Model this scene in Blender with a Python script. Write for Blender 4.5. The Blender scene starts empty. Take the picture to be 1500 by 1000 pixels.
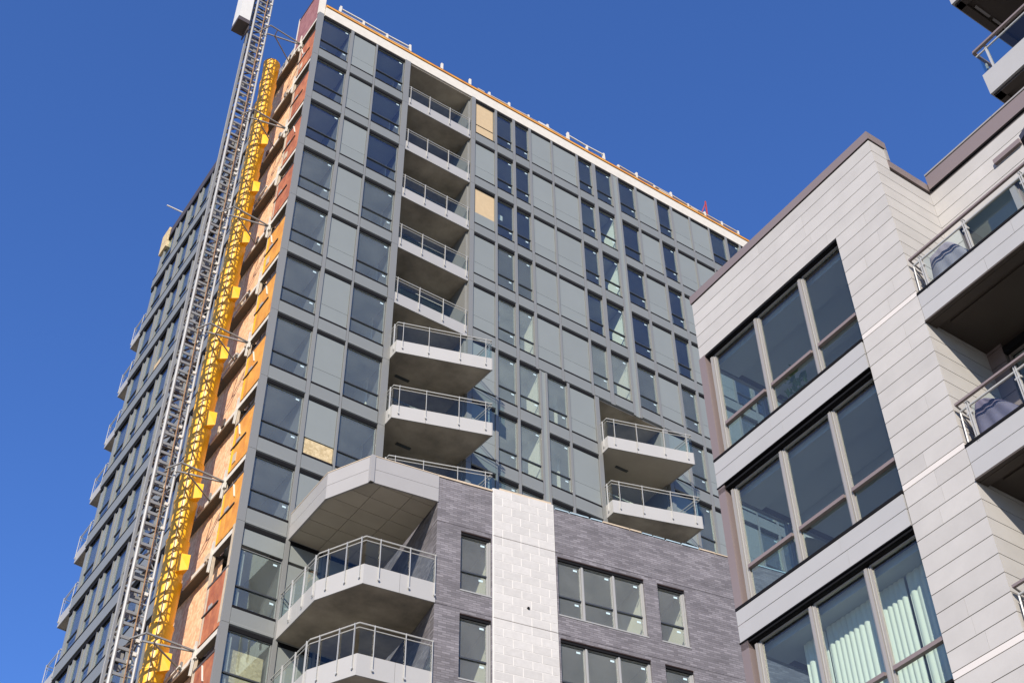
import bpy, math, random
from mathutils import Vector, Matrix
random.seed(11)
rad = math.radians
sc = bpy.context.scene
COL = sc.collection
EYE = 1.6                                   # eye height above the street

# ---------------------------------------------------------------- camera
cam_d = bpy.data.cameras.new('camera')
cam = bpy.data.objects.new('camera', cam_d)
COL.objects.link(cam)
cam_d.sensor_width = 36.0
cam_d.lens = 2016.987 / 1500.0 * 36.0
cam_d.clip_start = 0.1
cam_d.clip_end = 4000.0
pitch, roll = 0.77979033, -0.01492083
cp, sp, cr, sr = math.cos(pitch), math.sin(pitch), math.cos(roll), math.sin(roll)
R0, F0, U0 = Vector((1, 0, 0)), Vector((0, cp, sp)), Vector((0, -sp, cp))
CR_, CU_ = R0 * cr + U0 * sr, U0 * cr - R0 * sr
cam.matrix_world = Matrix(((CR_.x, CU_.x, -F0.x, 0), (CR_.y, CU_.y, -F0.y, 0),
                           (CR_.z, CU_.z, -F0.z, EYE), (0, 0, 0, 1)))
sc.camera = cam

# ---------------------------------------------------------------- light
SUN_EL, SUN_AZ = rad(29.5), rad(191.0)      # azimuth clockwise from +Y
world = bpy.data.worlds.new('World')
sc.world = world
world.use_nodes = True
wn = world.node_tree
bg = wn.nodes['Background']
sky = wn.nodes.new('ShaderNodeTexSky')
sky.sky_type = 'NISHITA'
sky.sun_disc = False
sky.sun_elevation = SUN_EL
sky.sun_rotation = SUN_AZ
sky.altitude = 100.0
sky.air_density = 1.3
sky.dust_density = 0.0
sky.ozone_density = 10.0
tint = wn.nodes.new('ShaderNodeMix')          # white balance of the whole sky, the same in every direction
tint.data_type = 'RGBA'; tint.blend_type = 'MULTIPLY'
tint.inputs[0].default_value = 1.0
tint.inputs[7].default_value = (1.0, 1.06, 1.36, 1)
tint.clamp_result = False
wn.links.new(sky.outputs[0], tint.inputs[6])
wn.links.new(tint.outputs[2], bg.inputs[0])
bg.inputs[1].default_value = 0.089
sun_d = bpy.data.lights.new('sun', 'SUN')
sun_d.energy = 5.0
sun_d.angle = rad(0.53)
sun_d.color = (1.0, 0.90, 0.775)
sun = bpy.data.objects.new('sun', sun_d)
COL.objects.link(sun)
to_sun = Vector((math.sin(SUN_AZ) * math.cos(SUN_EL), math.cos(SUN_AZ) * math.cos(SUN_EL), math.sin(SUN_EL)))
sun.rotation_euler = (-to_sun).to_track_quat('-Z', 'Y').to_euler()
sun.location = to_sun * 120
sc.view_settings.view_transform = 'Standard'
sc.view_settings.look = 'None'
sc.view_settings.exposure = 0.75
sc.view_settings.gamma = 1.0
sc.view_settings.use_curve_mapping = False

# ---------------------------------------------------------------- materials
ALB = (0.632, 0.630, 0.612)                   # measured picture colours -> base colours under this sun and exposure
def mat(name, col, rough=0.6, metal=0.0, var=0.0, noise=0.0, nscale=3.0, bump=0.0, bscale=40.0, col2=None, spec=0.5, detail=6.0, k=1.0):
    col = tuple(c * a * k for c, a in zip(col, ALB))
    if col2: col2 = tuple(c * a * k for c, a in zip(col2, ALB))
    m = bpy.data.materials.new(name)
    m.use_nodes = True
    nt = m.node_tree
    b = nt.nodes['Principled BSDF']
    b.inputs['Roughness'].default_value = rough
    b.inputs['Metallic'].default_value = metal
    b.inputs['Specular IOR Level'].default_value = spec
    tc = nt.nodes.new('ShaderNodeTexCoord')
    rgb = nt.nodes.new('ShaderNodeRGB')
    rgb.outputs[0].default_value = (*col, 1)
    out = rgb.outputs[0]
    oi = nt.nodes.new('ShaderNodeObjectInfo')
    if noise > 0:
        n = nt.nodes.new('ShaderNodeTexNoise')
        n.inputs['Scale'].default_value = nscale
        n.inputs['Detail'].default_value = detail
        n.inputs['Roughness'].default_value = 0.6
        off = nt.nodes.new('ShaderNodeVectorMath'); off.operation = 'SCALE'
        cmb = nt.nodes.new('ShaderNodeCombineXYZ')
        nt.links.new(oi.outputs['Random'], cmb.inputs[0]); nt.links.new(oi.outputs['Random'], cmb.inputs[2])
        nt.links.new(cmb.outputs[0], off.inputs[0]); off.inputs['Scale'].default_value = 37.0
        add = nt.nodes.new('ShaderNodeVectorMath')
        nt.links.new(tc.outputs['Object'], add.inputs[0]); nt.links.new(off.outputs[0], add.inputs[1])
        nt.links.new(add.outputs[0], n.inputs['Vector'])
        mr = nt.nodes.new('ShaderNodeMapRange')
        mr.inputs['From Min'].default_value = 0.3; mr.inputs['From Max'].default_value = 0.7
        nt.links.new(n.outputs['Fac'], mr.inputs['Value'])
        mx = nt.nodes.new('ShaderNodeMix'); mx.data_type = 'RGBA'
        c2 = col2 if col2 else tuple(c * (1 - noise) for c in col)
        mx.inputs[6].default_value = (*c2, 1)
        nt.links.new(out, mx.inputs[7])
        if col2:
            nt.links.new(mr.outputs[0], mx.inputs[0])
        else:
            nt.links.new(mr.outputs[0], mx.inputs[0])
        out = mx.outputs[2]
    if var > 0:
        hs = nt.nodes.new('ShaderNodeHueSaturation')
        m2 = nt.nodes.new('ShaderNodeMapRange')
        m2.inputs['To Min'].default_value = 1 - var; m2.inputs['To Max'].default_value = 1 + var
        nt.links.new(oi.outputs['Random'], m2.inputs['Value'])
        nt.links.new(m2.outputs[0], hs.inputs['Value'])
        nt.links.new(out, hs.inputs['Color'])
        out = hs.outputs[0]
    nt.links.new(out, b.inputs['Base Color'])
    if bump > 0:
        n2 = nt.nodes.new('ShaderNodeTexNoise'); n2.inputs['Scale'].default_value = bscale
        n2.inputs['Detail'].default_value = 4
        nt.links.new(tc.outputs['Object'], n2.inputs['Vector'])
        bp = nt.nodes.new('ShaderNodeBump'); bp.inputs['Strength'].default_value = bump; bp.inputs['Distance'].default_value = 0.02
        nt.links.new(n2.outputs['Fac'], bp.inputs['Height'])
        nt.links.new(bp.outputs[0], b.inputs['Normal'])
    return m

def glass(name, tint, ior, rough=0.0, wob=0.0, refl=1.0, dust=0.0, rcol=(1, 1, 1), dcol=(0.30, 0.29, 0.28)):
    m = bpy.data.materials.new(name); m.use_nodes = True
    nt = m.node_tree; nt.nodes.clear()
    o = nt.nodes.new('ShaderNodeOutputMaterial')
    tr = nt.nodes.new('ShaderNodeBsdfTransparent'); tr.inputs[0].default_value = (*tint, 1)
    gl = nt.nodes.new('ShaderNodeBsdfGlossy'); gl.inputs['Roughness'].default_value = rough
    gl.inputs[0].default_value = (*rcol, 1)
    fr = nt.nodes.new('ShaderNodeFresnel'); fr.inputs[0].default_value = ior
    mx = nt.nodes.new('ShaderNodeMixShader')
    if wob > 0:
        tc = nt.nodes.new('ShaderNodeTexCoord')
        n = nt.nodes.new('ShaderNodeTexNoise'); n.inputs['Scale'].default_value = 0.9; n.inputs['Detail'].default_value = 1
        oi = nt.nodes.new('ShaderNodeObjectInfo')
        cmb = nt.nodes.new('ShaderNodeCombineXYZ'); sc_ = nt.nodes.new('ShaderNodeVectorMath'); sc_.operation = 'SCALE'
        sc_.inputs['Scale'].default_value = 50
        for i in range(3): nt.links.new(oi.outputs['Random'], cmb.inputs[i])
        nt.links.new(cmb.outputs[0], sc_.inputs[0])
        ad = nt.nodes.new('ShaderNodeVectorMath'); nt.links.new(tc.outputs['Object'], ad.inputs[0]); nt.links.new(sc_.outputs[0], ad.inputs[1])
        nt.links.new(ad.outputs[0], n.inputs['Vector'])
        bp = nt.nodes.new('ShaderNodeBump'); bp.inputs['Strength'].default_value = wob; bp.inputs['Distance'].default_value = 0.03
        nt.links.new(n.outputs['Fac'], bp.inputs['Height'])
        nt.links.new(bp.outputs[0], gl.inputs['Normal'])
    ge = nt.nodes.new('ShaderNodeNewGeometry')
    on = nt.nodes.new('ShaderNodeMath'); on.operation = 'SUBTRACT'; on.inputs[0].default_value = 1.0
    nt.links.new(ge.outputs['Backfacing'], on.inputs[1])      # the far side of the pane adds no second mirror
    mu = nt.nodes.new('ShaderNodeMath'); mu.operation = 'MULTIPLY'
    nt.links.new(fr.outputs[0], mu.inputs[0]); nt.links.new(on.outputs[0], mu.inputs[1])
    nt.links.new(mu.outputs[0], mx.inputs[0]); nt.links.new(tr.outputs[0], mx.inputs[1]); nt.links.new(gl.outputs[0], mx.inputs[2])
    out = mx.outputs[0]
    if dust > 0:                                              # builder's dust on new panes
        df = nt.nodes.new('ShaderNodeBsdfDiffuse'); df.inputs[0].default_value = (*dcol, 1)
        dm = nt.nodes.new('ShaderNodeMath'); dm.operation = 'MULTIPLY'; dm.inputs[0].default_value = dust
        n3 = nt.nodes.new('ShaderNodeTexNoise'); n3.inputs['Scale'].default_value = 1.3; n3.inputs['Detail'].default_value = 6
        tc3 = nt.nodes.new('ShaderNodeTexCoord'); oi3 = nt.nodes.new('ShaderNodeObjectInfo')
        a3 = nt.nodes.new('ShaderNodeVectorMath'); c3 = nt.nodes.new('ShaderNodeVectorMath'); c3.operation = 'SCALE'; c3.inputs['Scale'].default_value = 1.0
        k3 = nt.nodes.new('ShaderNodeMath'); k3.operation = 'MULTIPLY'; k3.inputs[1].default_value = 40
        nt.links.new(oi3.outputs['Random'], k3.inputs[0]); nt.links.new(k3.outputs[0], c3.inputs[0])
        nt.links.new(tc3.outputs['Object'], a3.inputs[0]); nt.links.new(c3.outputs[0], a3.inputs[1]); nt.links.new(a3.outputs[0], n3.inputs['Vector'])
        m3 = nt.nodes.new('ShaderNodeMapRange'); m3.inputs['From Min'].default_value = 0.3; m3.inputs['From Max'].default_value = 0.7
        m3.inputs['To Min'].default_value = 0.8; m3.inputs['To Max'].default_value = 1.2
        nt.links.new(n3.outputs['Fac'], m3.inputs['Value']); nt.links.new(m3.outputs[0], dm.inputs[1])
        d2 = nt.nodes.new('ShaderNodeMath'); d2.operation = 'MULTIPLY'; nt.links.new(dm.outputs[0], d2.inputs[0]); nt.links.new(on.outputs[0], d2.inputs[1])
        m4 = nt.nodes.new('ShaderNodeMixShader'); nt.links.new(d2.outputs[0], m4.inputs[0]); nt.links.new(out, m4.inputs[1]); nt.links.new(df.outputs[0], m4.inputs[2])
        out = m4.outputs[0]
    nt.links.new(out, o.inputs[0])
    return m

def osb(name, a, b, scale=9.0):
    m = bpy.data.materials.new(name); m.use_nodes = True
    nt = m.node_tree; bs = nt.nodes['Principled BSDF']; bs.inputs['Roughness'].default_value = 0.8
    a = tuple(x * y for x, y in zip(a, ALB)); b = tuple(x * y for x, y in zip(b, ALB))
    tc = nt.nodes.new('ShaderNodeTexCoord')
    mp = nt.nodes.new('ShaderNodeMapping'); mp.inputs['Scale'].default_value = (1.0, 1.0, 1.0)
    vo = nt.nodes.new('ShaderNodeTexVoronoi'); vo.inputs['Scale'].default_value = scale
    n = nt.nodes.new('ShaderNodeTexNoise'); n.inputs['Scale'].default_value = 3.5; n.inputs['Detail'].default_value = 5
    nt.links.new(tc.outputs['Object'], mp.inputs[0]); nt.links.new(mp.outputs[0], vo.inputs['Vector']); nt.links.new(tc.outputs['Object'], n.inputs['Vector'])
    sep = nt.nodes.new('ShaderNodeSeparateColor'); nt.links.new(vo.outputs['Color'], sep.inputs[0])
    av = nt.nodes.new('ShaderNodeMath'); av.operation = 'ADD'
    nt.links.new(sep.outputs[0], av.inputs[0]); nt.links.new(n.outputs['Fac'], av.inputs[1])
    mr = nt.nodes.new('ShaderNodeMapRange'); mr.inputs['From Min'].default_value = 0.35; mr.inputs['From Max'].default_value = 1.5
    nt.links.new(av.outputs[0], mr.inputs['Value'])
    mx = nt.nodes.new('ShaderNodeMix'); mx.data_type = 'RGBA'
    mx.inputs[6].default_value = (*a, 1); mx.inputs[7].default_value = (*b, 1)
    nt.links.new(mr.outputs[0], mx.inputs[0]); nt.links.new(mx.outputs[2], bs.inputs['Base Color'])
    bp = nt.nodes.new('ShaderNodeBump'); bp.inputs['Strength'].default_value = 0.4; bp.inputs['Distance'].default_value = 0.02
    nt.links.new(sep.outputs[1], bp.inputs['Height']); nt.links.new(bp.outputs[0], bs.inputs['Normal'])
    return m

def brick(name, axes):
    m = bpy.data.materials.new(name); m.use_nodes = True
    nt = m.node_tree; bs = nt.nodes['Principled BSDF']; bs.inputs['Roughness'].default_value = 0.75
    tc = nt.nodes.new('ShaderNodeTexCoord')
    s = nt.nodes.new('ShaderNodeSeparateXYZ'); c = nt.nodes.new('ShaderNodeCombineXYZ')
    nt.links.new(tc.outputs['Object'], s.inputs[0])
    nt.links.new(s.outputs[axes[0]], c.inputs[0]); nt.links.new(s.outputs[2], c.inputs[1])
    bt = nt.nodes.new('ShaderNodeTexBrick')
    bt.inputs['Scale'].default_value = 1.0
    bt.inputs['Brick Width'].default_value = 0.24
    bt.inputs['Row Height'].default_value = 0.068
    bt.inputs['Mortar Size'].default_value = 0.007
    bt.inputs['Color1'].default_value = (0.095, 0.088, 0.095, 1)
    bt.inputs['Color2'].default_value = (0.168, 0.158, 0.168, 1)
    bt.inputs['Mortar'].default_value = (0.085, 0.078, 0.08, 1)
    bt.inputs['Bias'].default_value = -0.1
    nt.links.new(c.outputs[0], bt.inputs['Vector'])
    n = nt.nodes.new('ShaderNodeTexNoise'); n.inputs['Scale'].default_value = 1.1; n.inputs['Detail'].default_value = 5
    mp = nt.nodes.new('ShaderNodeMapping'); mp.inputs['Scale'].default_value = (0.7, 2.5, 1)
    nt.links.new(c.outputs[0], mp.inputs[0]); nt.links.new(mp.outputs[0], n.inputs['Vector'])
    mr = nt.nodes.new('ShaderNodeMapRange'); mr.inputs['From Min'].default_value = 0.3; mr.inputs['From Max'].default_value = 0.7
    mr.inputs['To Min'].default_value = 0.8; mr.inputs['To Max'].default_value = 1.25
    nt.links.new(n.outputs['Fac'], mr.inputs['Value'])
    hs = nt.nodes.new('ShaderNodeHueSaturation'); nt.links.new(mr.outputs[0], hs.inputs['Value']); nt.links.new(bt.outputs['Color'], hs.inputs['Color'])
    nt.links.new(hs.outputs[0], bs.inputs['Base Color'])
    bp = nt.nodes.new('ShaderNodeBump'); bp.inputs['Strength'].default_value = 0.6; bp.inputs['Distance'].default_value = 0.012
    iv = nt.nodes.new('ShaderNodeMath'); iv.operation = 'SUBTRACT'; iv.inputs[0].default_value = 1.0
    nt.links.new(bt.outputs['Fac'], iv.inputs[1]); nt.links.new(iv.outputs[0], bp.inputs['Height'])
    nt.links.new(bp.outputs[0], bs.inputs['Normal'])
    return m

M = {}
M['panel'] = mat('grey_panel', (0.285, 0.314, 0.306), 0.45, var=0.035, noise=0.05, nscale=1.2)
M['spandrel'] = mat('grey_spandrel', (0.25, 0.266, 0.260), 0.45, var=0.03, noise=0.05, nscale=1.2)
M['mullion'] = mat('grey_mullion', (0.25, 0.256, 0.25), 0.4, var=0.02)
M['frame'] = mat('dark_frame', (0.055, 0.06, 0.065), 0.4)
M['frame_lt'] = mat('light_frame', (0.40, 0.40, 0.39), 0.4)
M['black'] = mat('black_trim_shadow', (0.010, 0.010, 0.012), 0.8, spec=0.1)  # black trim; also paints the shadow lines of the spandrels
M['glass'] = glass('window_glass', (0.88, 0.94, 0.93), 2.1, wob=0.05, dust=0.03, rcol=(0.70, 0.88, 0.98))
M['glass_dusty'] = glass('dusty_window_glass', (0.90, 0.95, 0.94), 2.0, wob=0.06, dust=0.16, rcol=(0.74, 0.96, 0.94), dcol=(0.30, 0.335, 0.315))
M['glass_pale'] = glass('pale_dusty_glass', (0.91, 0.95, 0.93), 2.0, wob=0.05, dust=0.30, rcol=(0.80, 0.98, 0.94), dcol=(0.29, 0.335, 0.315))
M['glass_grey'] = glass('grey_window_glass', (0.90, 0.93, 0.91), 1.6, wob=0.04, dust=0.22, rcol=(0.80, 0.92, 0.88), dcol=(0.30, 0.31, 0.29))
M['rglass'] = glass('stone_block_glass', (0.86, 0.92, 0.92), 1.8, wob=0.04, rcol=(0.95, 0.95, 0.82), dust=0.03)
M['bglass'] = glass('balcony_glass', (0.90, 0.95, 0.95), 1.42)
M['conc'] = mat('concrete', (0.62, 0.55, 0.45), 0.85, noise=0.6, nscale=0.8, bump=0.2, bscale=15)
M['slab'] = mat('concrete_floor', (0.42, 0.41, 0.39), 0.85, noise=0.2, nscale=1.0)
M['soffit_panel'] = mat('soffit_panel', (0.62, 0.56, 0.46), 0.7, var=0.07, noise=0.15, nscale=1.2)
M['fascia_dk'] = mat('grey_parapet_board', (0.41, 0.40, 0.395), 0.5, var=0.02, noise=0.05, nscale=2)
M['fascia'] = mat('pale_fascia', (0.47, 0.465, 0.455), 0.45, var=0.02, noise=0.04, nscale=2)
M['steel'] = mat('brushed_steel', (0.62, 0.62, 0.60), 0.35, metal=0.25)
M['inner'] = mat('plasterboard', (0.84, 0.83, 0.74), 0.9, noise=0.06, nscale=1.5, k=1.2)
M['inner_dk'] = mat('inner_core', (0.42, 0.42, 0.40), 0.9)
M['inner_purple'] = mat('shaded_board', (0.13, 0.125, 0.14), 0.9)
M['conc_shade'] = mat('shaded_concrete', (0.20, 0.165, 0.125), 0.9, noise=0.3, nscale=1.0)  # darker copy of the concrete, shade of the gate gaps put into its colour
M['room'] = mat('room_paint', (0.56, 0.58, 0.60), 0.9)
M['ceil'] = mat('inner_ceiling', (0.66, 0.66, 0.63), 0.9, noise=0.15, nscale=1.2, k=1.2)
M['sticker'] = mat('pale_sticker', (0.62, 0.80, 0.86), 0.6)
M['osb'] = osb('osb_sheathing', (0.74, 0.41, 0.22), (1.05, 0.70, 0.43))
M['osb_pale'] = osb('osb_pale', (0.48, 0.36, 0.18), (0.78, 0.63, 0.38), 14)
M['ply'] = mat('plywood', (0.66, 0.50, 0.30), 0.8, noise=0.12, nscale=5)
M['orange'] = mat('orange_board', (0.92, 0.46, 0.07), 0.6, noise=0.55, nscale=1.6, col2=(0.66, 0.24, 0.035), var=0.08, bump=0.25, bscale=6)
M['rust'] = mat('rust_board', (0.62, 0.22, 0.09), 0.65, noise=0.5, nscale=2.6, col2=(0.33, 0.085, 0.04), var=0.12, bump=0.25, bscale=6)
M['purple_board'] = mat('purple_board', (0.42, 0.20, 0.20), 0.7, noise=0.5, nscale=3.5, col2=(0.26, 0.09, 0.10))
M['timber'] = mat('pale_timber', (0.70, 0.57, 0.42), 0.8, noise=0.25, nscale=4)
M['white_timber'] = mat('whitewashed_timber', (0.80, 0.76, 0.68), 0.75, noise=0.12, nscale=5)
M['yellow'] = mat('yellow_plastic', (1.0, 0.50, 0.010), 0.40, k=1.3, noise=0.2, nscale=2.5, var=0.05)
M['galv'] = mat('galvanised', (0.33, 0.33, 0.32), 0.5, metal=0.2, noise=0.2, nscale=8)
M['galv_lt'] = mat('pale_galvanised', (0.45, 0.455, 0.45), 0.45, metal=0.1, noise=0.1, nscale=8)
M['rustrope'] = mat('rusty_rope', (0.34, 0.20, 0.10), 0.8)
M['darksteel'] = mat('dark_steel', (0.11, 0.09, 0.085), 0.55, metal=0.3)
M['stone'] = mat('white_stone', (0.565, 0.548, 0.53), 0.7, var=0.05, noise=0.13, nscale=1.7, detail=9)
M['stone_trim'] = mat('stone_trim', (0.76, 0.72, 0.69), 0.7, noise=0.05, nscale=2)
M['joint'] = mat('dark_joint', (0.16, 0.14, 0.13), 0.9)
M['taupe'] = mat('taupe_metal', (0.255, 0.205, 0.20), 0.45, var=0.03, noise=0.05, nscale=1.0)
M['taupe_lt'] = mat('pale_taupe_metal', (0.35, 0.335, 0.325), 0.4)
M['sash'] = mat('pale_sash', (0.45, 0.445, 0.43), 0.4)
M['rfascia'] = mat('grey_fibre_board', (0.47, 0.47, 0.475), 0.6, var=0.03, noise=0.06, nscale=1.5)
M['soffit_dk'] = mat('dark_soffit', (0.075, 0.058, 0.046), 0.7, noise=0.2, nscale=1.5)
M['brick'] = brick('dark_brick_front', (0, 2))
M['brick_side'] = brick('dark_brick_side', (1, 2))
M['cmu'] = mat('white_block', (0.63, 0.615, 0.60), 0.85, var=0.06, noise=0.12, nscale=6, bump=0.3, bscale=30)
M['mortar'] = mat('pale_mortar', (0.80, 0.78, 0.75), 0.9, noise=0.1, nscale=8)
M['lintel'] = mat('rusty_lintel', (0.06, 0.03, 0.025), 0.7)
M['membrane'] = mat('pale_blue_membrane', (0.55, 0.72, 0.82), 0.5, noise=0.3, nscale=4)
M['curtain'] = mat('pale_curtain', (0.80, 0.79, 0.69), 0.9, k=1.15)
M['cover'] = mat('mauve_grey_cover', (0.33, 0.29, 0.34), 0.8, noise=0.25, nscale=2.5)
M['navy'] = mat('navy_cloth', (0.06, 0.06, 0.10), 0.8)
M['cover2'] = mat('purple_cover', (0.20, 0.16, 0.235), 0.8, noise=0.3, nscale=3)
M['leaf'] = mat('green_leaf', (0.10, 0.19, 0.05), 0.6, k=1.2)
M['pot'] = mat('pale_pot', (0.6, 0.58, 0.55), 0.6)
M['white'] = mat('white_painted', (0.80, 0.80, 0.76), 0.5, noise=0.08, nscale=3)
M['red'] = mat('red_paint', (0.45, 0.06, 0.05), 0.5)
M['bounce_ground'] = mat('bounce_ground', (0.46, 0.42, 0.36), 0.9, noise=0.25, nscale=0.4)  # unseen ground, made pale and warm to bounce light up to the soffits
M['paving'] = mat('paving', (0.36, 0.35, 0.33), 0.9, noise=0.15, nscale=1.0)

# ---------------------------------------------------------------- mesh helpers
class MB:
    def __init__(s): s.v = []; s.f = []
    def box(s, x0, x1, y0, y1, z0, z1):
        x0, x1 = min(x0, x1), max(x0, x1); y0, y1 = min(y0, y1), max(y0, y1); z0, z1 = min(z0, z1), max(z0, z1)
        b = len(s.v)
        s.v += [(x0, y0, z0), (x1, y0, z0), (x1, y1, z0), (x0, y1, z0), (x0, y0, z1), (x1, y0, z1), (x1, y1, z1), (x0, y1, z1)]
        s.f += [tuple(b + i for i in q) for q in ((0, 3, 2, 1), (4, 5, 6, 7), (0, 1, 5, 4), (1, 2, 6, 5), (2, 3, 7, 6), (3, 0, 4, 7))]
        return s
    def prism(s, poly, z0, z1):
        a = sum(poly[i][0] * poly[(i + 1) % len(poly)][1] - poly[(i + 1) % len(poly)][0] * poly[i][1] for i in range(len(poly)))
        if a < 0: poly = poly[::-1]
        b = len(s.v); n = len(poly)
        s.v += [(x, y, z0) for x, y in poly] + [(x, y, z1) for x, y in poly]
        s.f.append(tuple(b + i for i in range(n))[::-1]); s.f.append(tuple(b + n + i for i in range(n)))
        for i in range(n):
            j = (i + 1) % n; s.f.append((b + i, b + j, b + n + j, b + n + i))
        return s
    def quad(s, a, b, c, d):
        k = len(s.v); s.v += [a, b, c, d]; s.f.append((k, k + 1, k + 2, k + 3)); return s
    def bar(s, p, q, w, h=None, up=(0, 0, 1)):          # rectangular bar from p to q
        p, q = Vector(p), Vector(q); h = h or w
        d = (q - p).normalized(); u = Vector(up)
        if abs(d.dot(u)) > 0.98: u = Vector((0, 1, 0))
        a = d.cross(u).normalized(); c = a.cross(d).normalized()
        k = len(s.v)
        for o in (p, q):
            for i, j in ((-1, -1), (1, -1), (1, 1), (-1, 1)):
                s.v.append(tuple(o + a * (i * w / 2) + c * (j * h / 2)))
        s.f += [tuple(k + i for i in t) for t in ((0, 1, 2, 3), (7, 6, 5, 4), (0, 4, 5, 1), (1, 5, 6, 2), (2, 6, 7, 3), (3, 7, 4, 0))]
        return s
    def tube(s, p, q, r, n=8, r2=None, caps=True):
        p, q = Vector(p), Vector(q); r2 = r if r2 is None else r2
        d = (q - p).normalized(); u = Vector((0, 0, 1)) if abs(d.z) < 0.95 else Vector((0, 1, 0))
        a = d.cross(u).normalized(); c = a.cross(d).normalized(); k = len(s.v)
        for o, rr in ((p, r), (q, r2)):
            for i in range(n):
                t = 2 * math.pi * i / n
                s.v.append(tuple(o + a * (rr * math.cos(t)) + c * (rr * math.sin(t))))
        for i in range(n):
            j = (i + 1) % n; s.f.append((k + i, k + n + i, k + n + j, k + j))
        if caps:
            s.f.append(tuple(k + i for i in range(n))); s.f.append(tuple(k + n + i for i in range(n))[::-1])
        return s
    def path(s, pts, r, n=6):
        for a, b in zip(pts, pts[1:]): s.tube(a, b, r, n)
        return s
    def mesh(s, name, m, smooth=False):
        me = bpy.data.meshes.new(name); me.from_pydata(s.v, [], s.f); me.materials.append(m)
        if smooth:
            for p in me.polygons: p.use_smooth = True
        return me
    def build(s, name, m, parent=None, loc=(0, 0, 0), rot=0.0, smooth=False):
        return put(s.mesh(name, m, smooth), name, parent, loc, rot)

ROOTS = set()
def put(me, name, parent=None, loc=(0, 0, 0), rot=0.0):
    o = bpy.data.objects.new(name, me); COL.objects.link(o)
    o.parent = parent
    z = loc[2] + (EYE if (parent is None or parent.name in ROOTS) else 0)
    o.location = (loc[0], loc[1], z); o.rotation_euler = (0, 0, rot)
    return o
def tag(o, label=None, cat=None, group=None, kind=None):
    if label: o['label'] = label
    if cat: o['category'] = cat
    if group: o['group'] = group
    if kind: o['kind'] = kind
    return o
def root(name, xy, rz, label, cat, group=None):
    o = bpy.data.objects.new(name, None); COL.objects.link(o)
    o.location = (xy[0], xy[1], 0); o.rotation_euler = (0, 0, rz)
    ROOTS.add(o.name); tag(o, label, cat, group); return o
CACHE = {}
def cached(key, fn):
    if key not in CACHE: CACHE[key] = fn()
    return CACHE[key]
def boxmesh(name, m, w, d, h):                          # width +x, depth +y, height +z from the corner
    return cached((name, m.name, round(w, 3), round(d, 3), round(h, 3)), lambda: MB().box(0, w, 0, d, 0, h).mesh(name, m))
def pbox(name, m, parent, x0, x1, y0, y1, z0, z1):
    return put(boxmesh(name, m, x1 - x0, y1 - y0, z1 - z0), name, parent, (x0, y0, z0))

# ---------------------------------------------------------------- setting: ground
g = MB().box(-1500, 1500, -1500, 1500, -1.0, 0).build('ground', M['bounce_ground'], None, (0, 0, -EYE)); tag(g, kind='structure')
TH = math.atan2(0.57351629, 0.81919416)                 # direction of the tower's front wall
Uv, Vv = Vector((math.cos(TH), math.sin(TH), 0)), Vector((-math.sin(TH), math.cos(TH), 0))
C = Vector((-7.8040626, 31.06514514, 0))
pv = MB().box(-9, 30, -10, 24, 0, 0.12).build('pavement', M['paving'], None, (C.x, C.y, -EYE), TH); tag(pv, kind='structure')

# ================================================================ GLASS TOWER
T = root('apartment_tower', (C.x, C.y), TH, 'tall grey glass apartment tower with orange unfinished side strip', 'building')
HD = [50.0, 47.03, 44.08, 41.13, 38.18, 35.23, 32.28, 29.33, 26.38, 23.72, 20.38, 17.72, 15.06]   # window heads
NR = len(HD) - 1
SILL, TRANS = 0.66, 1.32
XR, YB = 28.2, 15.6                                      # size of the tower

def win_mesh(w, h, tz, dep=0.09, fm='mullion'):
    def f():
        b = MB(); t = 0.02
        b.box(0, t, 0, dep, 0, h); b.box(w - t, w, 0, dep, 0, h)
        b.box(t, w - t, 0, dep, 0, t); b.box(t, w - t, 0, dep, h - t, h)
        return b.mesh('window', M[fm])
    return cached(('win', round(w, 3), round(h, 3), tz, dep, fm), f)
def add_window(parent, loc, w, h, tz=0.66, rot=0.0, sticker=True, gm='glass', dep=0.07, fm='mullion', gy=0.03, tm='frame'):
    o = put(win_mesh(w, h, tz, dep, fm), 'window', parent, loc, rot)
    t = 0.02
    if tz: put(cached(('tr', round(w, 3), dep, tm), lambda: MB().box(t, w - t, -0.012, dep, -0.022, 0.022).mesh('transom', M[tm])), 'transom', o, (0, 0, tz))
    spans = [(t, tz - 0.03), (tz + 0.03, h - t)] if tz else [(t, h - t)]
    for a, c in spans:
        me = cached(('pane', round(w, 3), round(c - a, 3), gm), lambda: MB().box(0, w - 2 * t, 0, 0.012, 0, c - a).mesh('pane', M[gm]))
        put(me, 'pane', o, (t, gy, a))
    if sticker:
        me = cached('sticker', lambda: MB().box(0, 0.12, 0, 0.004, 0, 0.06).mesh('sticker', M['sticker']))
        for a, c in spans:
            if random.random() < (0.8 if c > 1.0 else 0.75):
                put(me, 'sticker', o, (w - t - 0.17 - random.random() * 0.06, gy - 0.008, c - 0.17 if c > 1 else c - 0.13 - random.random() * 0.05))
    return o

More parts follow.
